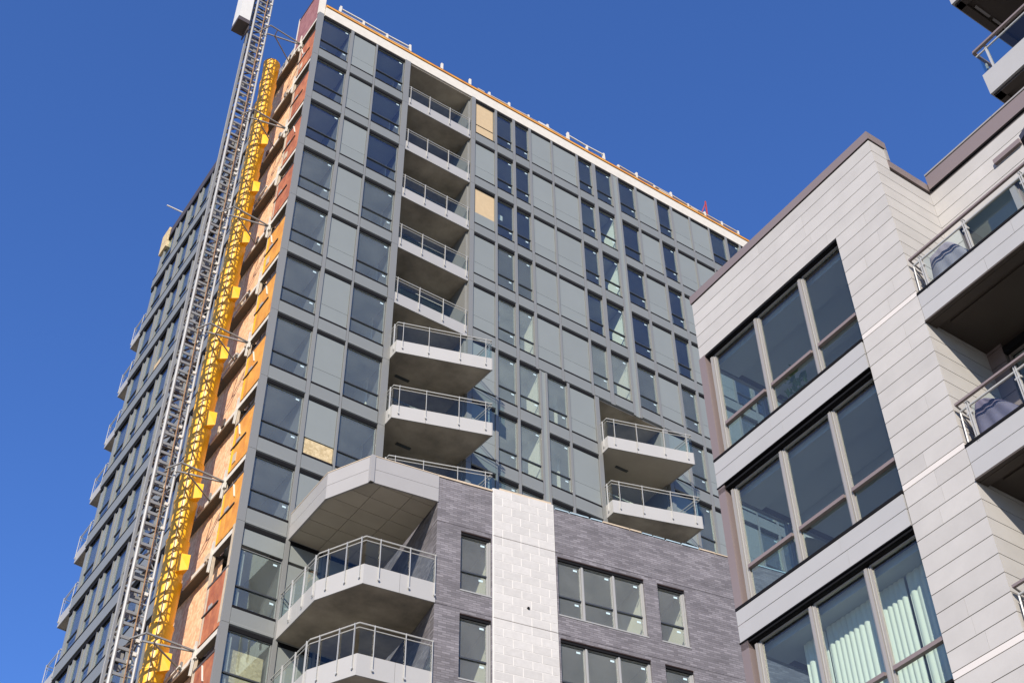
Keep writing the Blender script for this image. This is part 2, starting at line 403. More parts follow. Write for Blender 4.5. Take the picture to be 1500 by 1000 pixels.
# --- column layout of the front: (x0, x1, kind)
LEFT = [(0.20, 1.50, 'W'), (1.66, 2.71, 'P'), (2.81, 4.13, 'W')]
RIGHT_UP = [(7.76, 8.74, 'P'), (8.88, 9.68, 'W'), (9.84, 10.55, 'W'), (10.70, 11.76, 'P'), (11.88, 13.16, 'P'), (13.30, 14.06, 'W'),
            (14.28, 15.17, 'W'), (15.60, 16.53, 'W'), (16.68, 17.72, 'P'), (17.88, 18.65, 'W'), (18.81, 19.80, 'P'), (19.92, 21.00, 'P'),
            (21.10, 22.05, 'W'), (22.20, 22.95, 'W'), (23.08, 24.1, 'P'), (24.22, 25.2, 'P'), (25.32, 26.25, 'W'), (26.4, 27.2, 'W'), (27.32, 28.05, 'P')]
RIGHT_LO = [(7.76, 8.74, 'P'), (8.88, 9.68, 'W'), (9.82, 10.71, 'W'), (11.08, 11.97, 'W'), (12.10, 13.26, 'P'),
            (16.85, 17.72, 'P'), (17.88, 18.65, 'W'), (18.81, 19.80, 'P'), (19.92, 21.00, 'P'), (21.10, 22.05, 'W'), (22.20, 22.95, 'W'), (26.62, 27.5, 'W'), (27.62, 28.05, 'P')]
YP = 0.0
def front_row(cols, k):
    top, bot = HD[k], HD[k + 1]
    low9 = (k == 9)                                       # the tall storey behind the terrace slab
    for (a, b, kd) in cols:
        w = b - a
        wtop = top - (0.67 if low9 else 0.0)
        if low9:
            put(boxmesh('wall_panel', M['panel'], w, 0.06, 0.58), 'wall_panel', T, (a, YP - 0.01, top - 0.66))
        zs = bot + SILL
        h = wtop - 0.10 - zs
        tz = bot + TRANS - zs
        osbwin = (k == 0 and abs(a - 7.76) < 0.01)
        if kd == 'W':
            add_window(T, (a, YP, zs), w, h, tz, gm='glass' if (k <= 2 or (k < 4 and a > 12)) else 'glass_pale' if (k >= 4 and 8.5 < a < 15.3) else 'glass_dusty')
        elif osbwin:
            o = put(win_mesh(w, h, tz), 'window', T, (a, YP, zs))
            put(boxmesh('plywood_sheet', M['ply'], w - .09, 0.02, tz - 0.08), 'plywood_sheet', o, (.045, .03, .045))
            put(boxmesh('plywood_sheet', M['ply'], w - .09, 0.02, h - tz - 0.08), 'plywood_sheet', o, (.045, .03, tz + .035))
        else:
            mats = [M['panel'], M['panel']]; nm = ['wall_panel', 'wall_panel']; y = [YP - 0.01] * 2
            if k == 2 and abs(a - 7.76) < 0.01: mats[1] = M['ply']; nm[1] = 'plywood_sheet'; y[1] = YP + 0.02
            if k == 7 and abs(a - 1.66) < 0.01: mats[0] = M['osb_pale']; nm[0] = 'plywood_sheet'; y[0] = YP + 0.02
            put(boxmesh(nm[0], mats[0], w, 0.06, tz - 0.012), nm[0], T, (a, y[0], zs + 0.012))
            put(boxmesh(nm[1], mats[1], w, 0.06, h - tz - 0.012), nm[1], T, (a, y[1], zs + tz + 0.012))
        # spandrel below the sill: a shallow tray with a sloped lip
        sh = SILL - 0.06 - 0.055
        def f():
            p = 0.055
            m = MB()
            prof = [(-p, sh), (-p, 0.12), (-p - 0.02, 0.09), (-p - 0.02, 0.03), (-p + 0.03, 0.0), (0.05, 0.0), (0.05, sh)]
            n = len(prof)
            m.v = [(0, y, z) for y, z in prof] + [(w, y, z) for y, z in prof]
            m.f = [tuple(range(n)), tuple(range(n, 2 * n))[::-1]] + [(i, n + i, n + (i + 1) % n, (i + 1) % n) for i in range(n)]
            return m.mesh('spandrel_panel', M['spandrel'])
        put(cached(('sp', round(w, 3), round(sh, 3)), f), 'spandrel_panel', T, (a, YP, bot + 0.03))
for k in range(NR):
    front_row(LEFT, k)
    if k <= 4: front_row(RIGHT_UP, k)
    elif k <= 8: front_row(RIGHT_LO, k)

def mull(x0, x1, z0, z1, d=0.055):
    pbox('mullion', M['mullion'], T, x0, x1, YP - d, YP + 0.12, z0, z1)
ZB = 15.0
for k in range(NR):                                       # corner and recess mullions are cut at every storey
    t, b = HD[k] + (0.1 if k == 0 else 0.075), HD[k + 1] + 0.085
    for x0, x1 in ((-0.03, 0.19), (4.15, 4.41)): mull(x0, x1, b, t, 0.065)
    if k < 9: mull(7.54, 7.74, b, t, 0.065)
def between(cols):
    return [(a[1] + 0.012, b[0] - 0.012) for a, b in zip(cols, cols[1:]) if b[0] - a[1] < 0.6]
for x0, x1 in between(LEFT): mull(x0, x1, ZB, 50.05)
for x0, x1 in between(RIGHT_UP):
    if x1 - x0 > 0.3:
        mull(x0, x0 + 0.1, HD[5], 50.05); mull(x1 - 0.1, x1, HD[5], 50.05)
        pbox('wall_panel', M['panel'], T, x0 + 0.1, x1 - 0.1, YP - 0.03, YP + 0.06, HD[5], 50.05)
    else: mull(x0, x1, HD[5] + 0.03, 50.05)
for x0, x1 in between(RIGHT_LO):
    if x1 - x0 > 0.3:
        mull(x0, x0 + 0.08, 22.0, HD[5] + 0.02); mull(x1 - 0.1, x1, 22.0, HD[5] + 0.02)
        pbox('wall_panel', M['panel'], T, x0 + 0.08, x1 - 0.1, YP - 0.03, YP + 0.06, 22.0, HD[5] + 0.02)
    else: mull(x0, x1, 22.0, HD[5] + 0.02)
mull(13.28, 13.47, 22.0, HD[5] + 0.02, 0.065); mull(16.64, 16.83, 22.0, HD[5] + 0.02, 0.065)
mull(28.08, 28.24, ZB, 50.05); mull(23.02, 23.22, 22.0, HD[5] + 0.02, 0.065); mull(26.4, 26.6, 22.0, HD[5] + 0.02, 0.065)
# black strips: painted lip shadows under every head and over every spandrel
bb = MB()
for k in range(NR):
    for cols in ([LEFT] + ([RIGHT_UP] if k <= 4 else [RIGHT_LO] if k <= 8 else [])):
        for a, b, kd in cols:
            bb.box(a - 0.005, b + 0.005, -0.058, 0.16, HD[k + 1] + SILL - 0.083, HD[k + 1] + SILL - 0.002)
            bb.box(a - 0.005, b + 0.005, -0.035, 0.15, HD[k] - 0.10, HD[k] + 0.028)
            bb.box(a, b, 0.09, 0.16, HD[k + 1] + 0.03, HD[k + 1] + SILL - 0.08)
tag(bb.build('shadow_strip', M['black'], T), kind='stuff')
pl_ = MB()                                                # backing behind the opaque columns
for k in range(NR):
    for cols in ([LEFT] + ([RIGHT_UP] if k <= 4 else [RIGHT_LO] if k <= 8 else [])):
        for a, b, kd in cols:
            if kd == 'P': pl_.box(a - 0.05, b + 0.05, 0.10, 0.2, HD[k + 1] + SILL, HD[k] - 0.1)
pl_.build('wall', M['inner_dk'], T)

# --- floors, cores and partitions behind the glass
for k in range(NR):
    z = HD[k] + 0.05
    if k <= 4: pl = [(0.3, 0.2), (4.38, 0.2), (4.38, 1.75), (7.56, 1.75), (7.56, 0.2), (28.0, 0.2), (28.0, 15.3), (0.6, 15.3)]
    else: pl = [(0.3, 0.2), (4.38, 0.2), (4.38, 1.75), (7.56, 1.75), (7.56, 0.2), (13.44, 0.2), (13.44, 1.8), (16.68, 1.8), (16.68, 0.2), (23.19, 0.2), (23.19, 1.8), (26.43, 1.8), (26.43, 0.2), (28.0, 0.2), (28.0, 15.3), (0.6, 15.3)]
    MB().prism(pl, z, z + 0.26).build('floor_slab', M['ceil'], T)
core = MB()
core.box(1.5, 27.9, 5.2, 5.4, ZB, 50); core.box(1.5, 1.7, 5.4, 15.0, ZB, 50)
core.box(28.05, 28.2, 0.3, 15.6, ZB - 15, 50.3); core.box(0.3, 28.2, 15.35, 15.55, ZB - 15, 50.3)
core.box(0.3, 28.0, 0.3, 15.3, ZB - 15, ZB)
core.build('core_wall', M['inner_dk'], T)
parts = MB()
for x, y0, z0, z1 in ((10.56, 0.12, HD[5] + 0.3, HD[4] + 0.05), (10.72, 0.12, ZB, HD[5]), (15.18, 0.12, HD[5] + 0.3, HD[1] + 0.05), (11.98, 0.75, ZB, HD[5]),
                      (18.66, 0.8, ZB, HD[1]), (10.56, 1.3, HD[4] + 0.3, 49.9), (15.18, 1.1, HD[1] + 0.3, 49.9), (16.54, 1.5, ZB, 49.9), (22.96, 1.2, ZB, 49.9)):
    parts.box(x, x + 0.1, y0, 5.2, z0, z1)
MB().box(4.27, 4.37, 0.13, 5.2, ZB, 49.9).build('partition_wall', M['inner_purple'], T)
MB().box(4.22, 4.268, 1.1, 3.0, ZB, 49.9).build('partition_wall', M['inner'], T)
parts.build('partition_wall', M['inner'], T)
# loose boards leaning inside and pinned sheets seen through the glass
for (x, y, z, w, h, m) in [(0.42, 0.5, 47.9, 0.3, 0.75, 'white'), (3.15, 0.7, 44.4, 0.5, 0.8, 'osb_pale'), (9.0, 0.6, 47.35, 0.35, 0.7, 'white'), (9.75, .5, 47.3, 0.45, 1.3, 'osb_pale'),
                        (0.30, 0.22, 17.85, 1.12, 2.05, 'osb_pale'), (9.15, 0.3, 43.2, 0.2, 0.3, 'white'), (9.0, 0.35, 37.3, 0.22, 0.28, 'white'), (3.4, .6, 41.4, .4, .6, 'white'), (3.6, .5, 38.5, .3, .9, 'white'), (14.5, 0.9, 47.4, .5, .8, 'white')]:
    put(boxmesh('board', M[m], w, 0.03, h), 'board', T, (x, y, z))
lam = MB()
for k in (8, 9):
    lam.box(0.3, 1.4, 1.6, 1.7, HD[k + 1] + 0.6, HD[k + 1] + 0.72)
lam.build('timber_rail', M['timber'], T)

# --- recess on the left of the front (x 4.4 .. 7.54) and the lower right one (13.45 .. 16.65)
def recess(x0, x1, k0, k1, D):
    w = MB()
    w.box(x0 - 0.02, x0 + 0.06, 0.12, D, HD[k1], HD[k0]); w.box(x1 - 0.06, x1 + 0.02, 0.12, D, HD[k1], HD[k0])
    w.build('recess_wall', M['mullion'], T)
    for k in range(k0, k1):
        zb = HD[k + 1] + 0.31; h = HD[k] - 0.02 - zb
        ww = (x1 - x0 - 0.12) / 3
        for i in range(3):
            add_window(T, (x0 + 0.06 + i * ww, D - 0.05, zb), ww, h, None, sticker=False)
    MB().box(x0, x1, D + 0.5, D + 0.6, HD[k1], HD[k0]).build('recess_wall', M['inner_dk'], T)
recess(4.41, 7.54, 0, 10, 1.65)
recess(13.47, 16.64, 5, 9, 1.7)
recess(23.22, 26.40, 5, 9, 1.7)

def balcony(parent, edge, back, zb, fh, posts, rh=0.78, slabm='conc', close=(True, True), splits=1.35, glass_z=0.02, pw=0.045):
    """edge: outer plan polyline; back: plan points closing the slab; posts: list of (segment, fraction)"""
    poly = list(edge) + list(back)
    sl = MB().prism(poly, zb + 0.015, zb + 0.24).build('balcony', M[slabm], parent)
    P = [Vector((x, y, 0)) for x, y in edge]
    area = sum(poly[i][0] * poly[(i + 1) % len(poly)][1] - poly[(i + 1) % len(poly)][0] * poly[i][1] for i in range(len(poly)))
    sgn = 1 if area > 0 else -1
    nrm = []
    for a, b in zip(P, P[1:]):
        d = (b - a).normalized(); nrm.append(Vector((d.y, -d.x, 0)) * sgn)
    offp = []
    for i, p in enumerate(P):
        if i == 0: o = nrm[0]
        elif i == len(P) - 1: o = nrm[-1]
        else:
            o = nrm[i - 1] + nrm[i]; o = o / max(0.3, (o.length ** 2) / 2)
        offp.append(o)
    for i, (a, b) in enumerate(zip(P, P[1:])):
        L = (b - a).length; n = max(1, round(L / splits)); d = (b - a) / L
        a2, b2 = a + offp[i] * 0.03, b + offp[i + 1] * 0.03
        for j in range(n):
            p, q = a2.lerp(b2, j / n) + d * (0.004 if j else 0), a2.lerp(b2, (j + 1) / n) - d * (0.004 if j < n - 1 else 0)
            inn = nrm[i] * -0.04
            MB().prism([(p.x, p.y), (q.x, q.y), (q.x + inn.x, q.y + inn.y), (p.x + inn.x, p.y + inn.y)], 0, fh).build('fascia_panel', M['fascia'], sl, (0, 0, zb))
    zt = zb + fh + rh
    O = [p + o * 0.02 for p, o in zip(P, offp)]
    for dz in (0.0, -0.13):
        MB().path([(p.x, p.y, zt + dz) for p in O], 0.022 if dz == 0 else 0.014).build('handrail', M['steel'], sl)
    bysg = {}
    for (i, t) in posts:
        a, b = O[i], O[i + 1]; c = a.lerp(b, t) + nrm[i] * 0.035
        d = (b - a).normalized()
        MB().bar((c.x, c.y, zb + 0.16), (c.x, c.y, zt), pw, 0.014, up=tuple(d)).tube((c.x, c.y, zb + 0.2), (c.x + nrm[i].x * .03, c.y + nrm[i].y * .03, zb + 0.2), 0.03).build('railing_post', M['steel'], sl)
        bysg.setdefault(i, []).append(t)
    for i, (a, b) in enumerate(zip(O, O[1:])):
        ts = sorted(set([0.0, 1.0] + [t for t in bysg.get(i, []) if 0.05 < t < 0.95]))
        for t0, t1 in zip(ts, ts[1:]):
            p, q = a.lerp(b, t0), a.lerp(b, t1); L = (q - p).length
            if L < 0.12: continue
            d = (q - p) / L; p, q = p + d * 0.02, q - d * 0.02; inn = nrm[i] * -0.012
            MB().prism([(p.x, p.y), (q.x, q.y), (q.x + inn.x, q.y + inn.y), (p.x + inn.x, p.y + inn.y)], zb + fh + glass_z, zt - 0.16).build('glass_panel', M['bglass'], sl)
    return sl

for k in range(0, 5):                                     # flush balconies in the recess
    zb = HD[k + 1] + 0.03
    balcony(T, [(4.43, 0.0), (7.52, 0.0)], [(7.52, 1.6), (4.43, 1.6)], zb, 0.54, [(0, 0.03), (0, 0.33), (0, 0.655), (0, 0.97)], splits=1.05)
for zb in (32.45, 29.50, 26.50):                          # projecting ones below
    balcony(T, [(4.44, 0.0), (4.44, -0.45), (7.60, -1.48), (7.52, 0.0)], [(7.50, 1.6), (4.46, 1.6)], zb, 0.55,
            [(0, .7), (1, 0.06), (1, 0.33), (1, 0.66), (1, 0.93), (2, 0.15)], rh=0.86, splits=1.2)
for zb, sm in ((32.47, 'soffit_panel'), (29.52, 'conc')):
    balcony(T, [(13.47, 0.0), (13.45, -0.44), (16.65, -1.42), (16.62, 0.0)], [(16.6, 1.65), (13.49, 1.65)], zb, 0.55,
            [(0, .5), (1, 0.08), (1, 0.34), (1, 0.66), (1, 0.93), (2, 0.15)], rh=0.86, splits=1.2, slabm=sm)
for zb in (32.47, 29.52):
    balcony(T, [(23.24, 0.0), (23.22, -0.44), (26.42, -1.42), (26.39, 0.0)], [(26.36, 1.65), (23.26, 1.65)], zb, 0.55,
            [(0, .5), (1, 0.08), (1, 0.34), (1, 0.66), (1, 0.93), (2, 0.15)], rh=0.86, splits=1.2)
MB().box(23.2, 26.42, 0.02, 1.75, HD[5] - 0.02, HD[5] + 0.05).build('soffit', M['conc'], T)
# soffit over the right recess, vents in soffits
MB().box(13.45, 16.66, 0.02, 1.75, HD[5] - 0.02, HD[5] + 0.05).build('soffit', M['conc'], T)
for (x, y, z) in ((5.2, 0.5, 29.50), (5.0, .5, 26.5), (14.3, 0.2, 32.47), (14.4, .7, HD[5] - 0.035), (5.0, 0.5, 32.45)):
    MB().box(x, x + 0.55, y, y + 0.12, z - 0.01, z + 0.012).build('vent', M['frame'], T)
MB().box(4.41, 7.54, 0.0, 1.7, 50.0, 50.12).build('soffit', M['conc'], T)

# --- low balconies wrapping out to the brick podium
LOW = [(1.60, 0.0), (1.57, -2.28), (2.22, -3.62), (4.21, -3.90)]
LOWB = [(4.45, -2.0), (4.46, 1.5), (1.62, 1.5)]
for zb in (20.42, 17.76):
    balcony(T, LOW, [(4.45, -2.4), (4.6, 0.0)], zb, 0.60, [(0, .35), (0, .68), (0, .95), (1, .22), (1, .62), (1, .93), (2, .2), (2, .62), (2, .98)], rh=0.88, splits=1.3)
# terrace on the podium: parapet boards, tiled soffit
ter = MB().prism(LOW + [(4.6, 0.0)], 23.80, 23.98).build('terrace', M['conc'], T)
tp = [Vector((x, y, 0)) for x, y in LOW]
for i, (a, b) in enumerate(zip(tp, tp[1:])):
    d = (b - a).normalized(); n = Vector((d.y, -d.x, 0)) * (1 if True else -1)
    if n.dot(Vector((-1, -1, 0))) < 0: n = -n
    o1, o2 = a + n * 0.03 - d * (0.0), b + n * 0.03
    if i == 0: o1, o2 = a + n * 0.03, b + n * 0.03 + d * 0.015
    inn = n * -0.06
    for z0, z1 in ((23.73, 24.185), (24.195, 24.64)):
        MB().prism([(o1.x, o1.y), (o2.x, o2.y), (o2.x + inn.x, o2.y + inn.y), (o1.x + inn.x, o1.y + inn.y)], z0, z1).build('fascia_panel', M['fascia_dk'], ter, (0, 0, 0))
    MB().prism([(o1.x + n.x * .01, o1.y + n.y * .01), (o2.x + n.x * .01, o2.y + n.y * .01), (o2.x + inn.x * 2, o2.y + inn.y * 2), (o1.x + inn.x * 2, o1.y + inn.y * 2)], 24.645, 24.67).build('coping', M['timber'], ter)
    c = b if i < 2 else None
    if c is not None and i == 1:
        MB().box(c.x - 0.06, c.x + 0.06, c.y - 0.07, c.y + 0.05, 23.73, 24.66).build('corner_post', M['fascia_dk'], ter)
# soffit boards of the terrace, with open joints
sx = MB()
import itertools
def inside(x, y):
    pl = LOW + [(4.55, 0.0)]; r = False
    for i in range(len(pl)):
        (x1, y1), (x2, y2) = pl[i], pl[(i + 1) % len(pl)]
        if (y1 > y) != (y2 > y) and x < (x2 - x1) * (y - y1) / (y2 - y1) + x1: r = not r
    return r
def clip(poly, a, b, c):                                  # keep a*x+b*y<=c
    out = []
    for i in range(len(poly)):
        p, q = poly[i], poly[(i + 1) % len(poly)]
        fp, fq = a * p[0] + b * p[1] - c, a * q[0] + b * q[1] - c
        if fp <= 0: out.append(p)
        if (fp < 0) != (fq < 0) and fp != fq:
            t = fp / (fp - fq); out.append((p[0] + (q[0] - p[0]) * t, p[1] + (q[1] - p[1]) * t))
    return out
for i in range(4):
    for j in range(7):
        x0, x1 = 1.6 + i * 0.95 + 0.008, 1.6 + (i + 1) * 0.95 - 0.008
        y0, y1 = -4.2 + j * 0.6 + 0.008, -4.2 + (j + 1) * 0.6 - 0.008
        p = LOW + [(4.6, 0.0)]
        for a in ((1, 0, x1), (-1, 0, -x0), (0, 1, min(y1, -0.02)), (0, -1, -y0)):
            p = clip(p, *a) if len(p) > 2 else p
        if len(p) > 2: MB().prism(p, 23.765, 23.795).build('soffit_board', M['soffit_panel'], ter)

# --- unfinished strip at the corner of the side wall: slabs, gates, sheathing
YO = 5.6                                                  # where the cladding starts again
for k in range(0, NR):
    z = HD[k]
    sl = MB().box(0.0, 0.17, 0.02, 1.50, z - 0.22, z - 0.05).box(0.02, 0.6, 1.60, YO, z - 0.25, z - 0.06).build('slab_edge', M['conc_shade'], T)
    MB().box(-0.015, 0.0, 0.02, 1.52, z - 0.21, z - 0.04).box(-0.015, 0.02, 1.60, 3.55, z - 0.25, z - 0.10).build('flashing', M['white_timber'], sl)
    if k > 0:
        red = k <= 4 or k >= 10
        gm = M['rust'] if red else M['orange']
        jj = random.uniform(-0.04, 0.04)
        ys = [0.06, 0.06 + random.uniform(0.3, 0.5), 0.06 + random.uniform(0.65, 0.9), 1.36 + jj]
        gts = [MB().box(-0.03 - random.uniform(0, .015), 0.0, p + 0.006, q - 0.006, z - 0.02, z + 1.9 - random.uniform(0, .05)).build('guard_board', gm, T) for p, q in zip(ys, ys[1:])]
        gt = gts[1]
        if random.random() < 0.7:
            y_ = random.uniform(0.3, 1.0); MB().bar((-0.06, y_, z + 1.2), (-0.06, y_ + 0.18, z + 1.75), 0.05, 0.02).build('batten', M['white_timber'], gt)
        if random.random() < 0.6:
            MB().box(-0.055, -0.03, 0.9, 1.12, z + 0.2, z + 0.55).build('patch_board', M['timber'], gt)
        MB().bar((-0.06, 0.35, z + 0.92), (-0.06, 1.38, z + 0.92), 0.03, 0.04).build('handle_bar', M['darksteel'], gt)
        MB().box(-0.07, -0.035, 0.78, 1.0, z + 0.95, z + 1.08).build('latch_plate', M['galv_lt'], gt)
        MB().box(-0.05, -0.03, 0.06, 1.36, z + 1.84, z + 1.92).build('top_rail', M['darksteel'], gt)
        MB().box(-0.045, -0.031, 1.22, 1.34, z, z + 1.82).build('batten', M['yellow'] if not red else M['timber'], gt)
    MB().box(0.02, 0.09, 1.50, 1.58, z - 2.0, z - 0.22).build('stud', M['timber'], T)
    MB().bar((-0.03, 1.62, z - 0.75), (-0.03, 1.50, z + 0.25), 0.07, 0.05).build('stud', M['white_timber'], T)
    if random.random() < 0.6: MB().bar((-0.10, 3.35, z - 0.16), (-0.10, 2.3, z - 0.12), 0.05).build('rail', M['white_timber'], T)
    for q_ in range(2):
        y_ = random.uniform(1.7, 3.3); MB().box(-0.06, 0.0, y_, y_ + random.uniform(.05, .2), z - 0.22, z - 0.02 + random.random() * .12).build('bracket', M[random.choice(['timber', 'galv', 'darksteel'])], T)
for k in range(0, NR):                                    # sheathing boards, one sheet a storey
    z0, z1 = HD[k + 1] - 0.06, HD[k] - 0.25
    for y0, y1 in ((1.45, 2.66), (2.665, 3.88), (3.885, YO + 0.1)):
        put(boxmesh('sheathing_board', M['osb'], 0.02, y1 - y0 - 0.006, z1 - z0 - 0.004), 'sheathing_board', T, (0.28 + random.random() * 0.012, y0, z0))
MB().box(0.0, 0.05, 0.0, 0.05, ZB, 50.1).build('corner_trim', M['white_timber'], T)
MB().box(0.3, 0.4, 0.1, 1.5, ZB, 23.0).build('wall', M['inner_dk'], T)
MB().box(-0.05, 0.05, 0.06, 0.16, HD[10] + 0.1, HD[9] + 0.0).build('stud', M['timber'], T)
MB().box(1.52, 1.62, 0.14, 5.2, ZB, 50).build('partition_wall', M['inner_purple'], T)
# raised sheathed parapet at the corner, its timber edge facing the street
pr = MB().box(-0.02, 0.06, 0.12, 2.1, 49.95, 52.2).build('parapet_board', M['purple_board'], T)
MB().box(-0.05, 0.22, 0.0, 0.11, 50.1, 52.3).build('edge_board', M['white_timber'], pr)
MB().box(-0.03, 0.05, 2.1, 2.2, 49.7, 52.4).build('edge_board', M['white_timber'], pr)
MB().box(-0.04, 0.1, 0.12, 2.1, 52.2, 52.28).build('coping', M['darksteel'], pr)
MB().box(0.1, 0.2, 2.2, YB, 50.3, 50.85).build('parapet', M['soffit_panel'], T)

# --- clad part of the side wall
SIDE = [(5.62, 5.95, 'P'), (6.05, 7.15, 'W'), (7.27, 7.55, 'P'), (7.65, 8.75, 'W'), (8.87, 9.2, 'P'), (9.3, 9.95, 'W'), (10.08, 10.95, 'W'), (11.02, 11.32, 'P'), (11.4, 12.2, 'W'),
        (12.3, 12.6, 'P'), (12.7, 13.44, 'W'), (13.54, 13.86, 'P'), (13.94, 15.1, 'W'), (15.18, 15.55, 'P')]
for k in range(NR):
    top, bot = HD[k], HD[k + 1]
    zs = bot + SILL + 0.06; h = top - 0.07 - zs
    for (a, b, kd) in SIDE:
        w = b - a
        if kd == 'W':
            if k == 3 and abs(a - 11.4) < .1:
                put(boxmesh('plywood_sheet', M['ply'], w, 0.03, 0.6), 'plywood_sheet', T, (0.0, b, zs), -math.pi / 2)
                add_window(T, (0.0, b, zs + .62), w, h - .62, None, -math.pi / 2, sticker=False)
            else:
                add_window(T, (-0.01, b, zs), w, h, 0.72, -math.pi / 2, sticker=False, dep=0.06, gy=0.022)
        else:
            put(boxmesh('wall_panel', M['panel'], w, 0.06, h), 'wall_panel', T, (0.0, b, zs), -math.pi / 2)
for a, b in between([c for c in SIDE]):
    pbox('mullion', M['mullion'], T, -0.045, 0.16, a, b, ZB, 50.3)
pbox('mullion', M['mullion'], T, -0.06, 0.16, YO - 0.1, YO, ZB, 50.3)
for k in range(NR):
    bot = HD[k + 1]
    MB().box(-0.09, 0.06, YO, YB, bot + 0.05, bot + SILL - 0.04).build('spandrel_panel', M['spandrel'], T)
bs_ = MB()  # black strips painting the spandrel shadow lines on the side wall
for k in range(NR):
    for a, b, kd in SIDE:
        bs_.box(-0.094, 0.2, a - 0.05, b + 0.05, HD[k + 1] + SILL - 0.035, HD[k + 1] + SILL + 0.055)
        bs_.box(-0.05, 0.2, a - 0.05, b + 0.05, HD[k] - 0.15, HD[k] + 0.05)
tag(bs_.build('shadow_strip', M['black'], T), kind='stuff')
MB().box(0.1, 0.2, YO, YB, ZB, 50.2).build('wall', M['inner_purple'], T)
MB().box(-0.05, 0.2, YO, YB, 50.05, 50.6).build('roof_fascia', M['darksteel'], T)
MB().box(-0.12, 0.1, YB - .8, YB + 0.02, 49.4, 50.75).build('sheathing_board', M['osb_pale'], T)
MB().box(0.0, 0.3, YB - 0.04, YB + 0.02, ZB - 15, 50.3).build('wall', M['mullion'], T)
# rear balconies that stick out past the far corner
for i in range(8):
    zb = 44.2 - 2.95 * i
    balcony(T, [(0.0, YB + 0.02), (0.0, YB + 1.18 + 0.04 * i), (4.0, YB + 1.9), (4.0, YB + .05)], [], zb, 0.5, [(0, .1), (0, .95), (1, .3)], rh=0.8, splits=1.3, pw=0.028)
# roof slab edge: white band, orange edge, roof deck
MB().box(0.24, XR, -0.06, 0.2, 50.07, 50.66).build('roof_fascia', M['white_timber'], T)
MB().box(0.24, XR, -0.10, 0.2, 50.70, 50.80).build('edge_board', M['orange'], T)
MB().box(0.24, XR, 0.0, 0.35, 50.82, 50.98).build('parapet', M['timber'], T)
MB().box(0.2, XR, 0.21, YB, 50.3, 50.62).build('roof', M['slab'], T)

# ---------------------------------------------------------------- roof guard rails (things standing on the roof)
def tw(x, y, z): v = C + Uv * x + Vv * y; return (v.x, v.y, z + EYE)
def guardrail(x0, n, step, label, rails=(0.55, 0.30), zt=0.6, skip=()):
    rt = root('roof_guardrail', tuple(tw(x0, 0.18, 0)[:2]), TH, label, 'guardrail', 'site guard rails along the roof edge')
    zb = 50.98
    for i in range(n):
        x = i * step
        lean = random.uniform(-0.04, 0.04)
        p = MB().bar((x, 0, zb), (x + lean, 0, zb + zt + random.uniform(-.14, .12)), 0.09, 0.12).bar((x, -0.12, zb + 0.03), (x + 0.02, 0.14, zb + 0.06), 0.09, 0.06)
        p.bar((x - .02, 0.14, zb + 0.05), (x, 0, zb + 0.4), 0.045).build('rail_post', M['white_timber'], rt)
    for i in range(n - 1):
        for r in rails:
            MB().bar((i * step, -0.02, zb + r + random.uniform(-.05, .03)), ((i + 1) * step, -0.02, zb + r + random.uniform(-.05, .03)), 0.05, 0.06).build('rail', M['white_timber'] if r > .45 else M['timber'], rt)
    return rt
guardrail(0.95, 4, 1.17, 'pale timber guard rail on the roof nearest the orange corner parapet', zt=0.62)
for x, lb in ((6.09, 'lone pale post on the roof edge above the left half of the balcony recess'), (7.57, 'lone pale post on the roof edge above the right end of the balcony recess')):
    rt = root('roof_post', tuple(tw(x, 0.18, 0)[:2]), TH, lb, 'post', 'lone posts on the roof edge')
    MB().box(-0.05, 0.05, -0.04, 0.04, 50.98, 51.66).build('shaft', M['white_timber'], rt)
    MB().box(-0.02, 0.30, -0.08, 0.10, 50.98, 51.12).build('base_block', M['timber'], rt)
guardrail(8.6, 5, 1.07, 'low pale guard rail on the roof above the plywood-covered window', rails=(0.3, 0.12), zt=0.42)
guardrail(13.0, 3, 1.03, 'tall open guard rail with a clear gap under it at mid roof edge', rails=(0.58, 0.14), zt=0.66)
guardrail(15.9, 8, 1.06, 'long pale guard rail on the roof edge towards the stone block', rails=(0.4, 0.18), zt=0.52)
for i_, (x_, w_) in enumerate(((1.5, .5), (7.9, .35), (11.2, .6), (14.2, .45), (18.2, .7), (20.2, .4))):
    MB().box(x_, x_ + w_, 0.02, 0.3, 50.985, 51.05 + 0.05 * (i_ % 3)).build('timber_block', M['timber' if i_ % 2 else 'white_timber'], T)
MB().box(0.24, XR, -0.02, 0.0, 50.83, 50.97).build('edge_board', M['darksteel'], T)
rp = root('red_tripod', tuple(tw(21.7, 0.5, 0)[:2]), TH, 'thin red tripod pole standing on the far end of the tower roof', 'tripod')
MB().bar((0, 0, 50.7), (0.05, 0, 53.05), 0.06).build('mast_pole', M['red'], rp)
MB().bar((-0.75, 0.2, 50.7), (0.0, 0, 52.8), 0.04).build('leg', M['red'], rp)
MB().bar((0.5, 0.6, 50.7), (0.03, 0, 52.8), 0.04).build('leg', M['red'], rp)
ob = root('outrigger_beam', tuple(tw(0.1, 13.86, 0)[:2]), TH, 'thin pale beam sticking out of the tower roof on its far left side', 'beam')
MB().bar((-0.85, 0, 51.0), (1.2, 0, 51.0), 0.05).build('beam', M['white_timber'], ob)
MB().box(0.3, 0.5, -0.15, 0.15, 50.62, 50.97).build('support_block', M['timber'], ob)

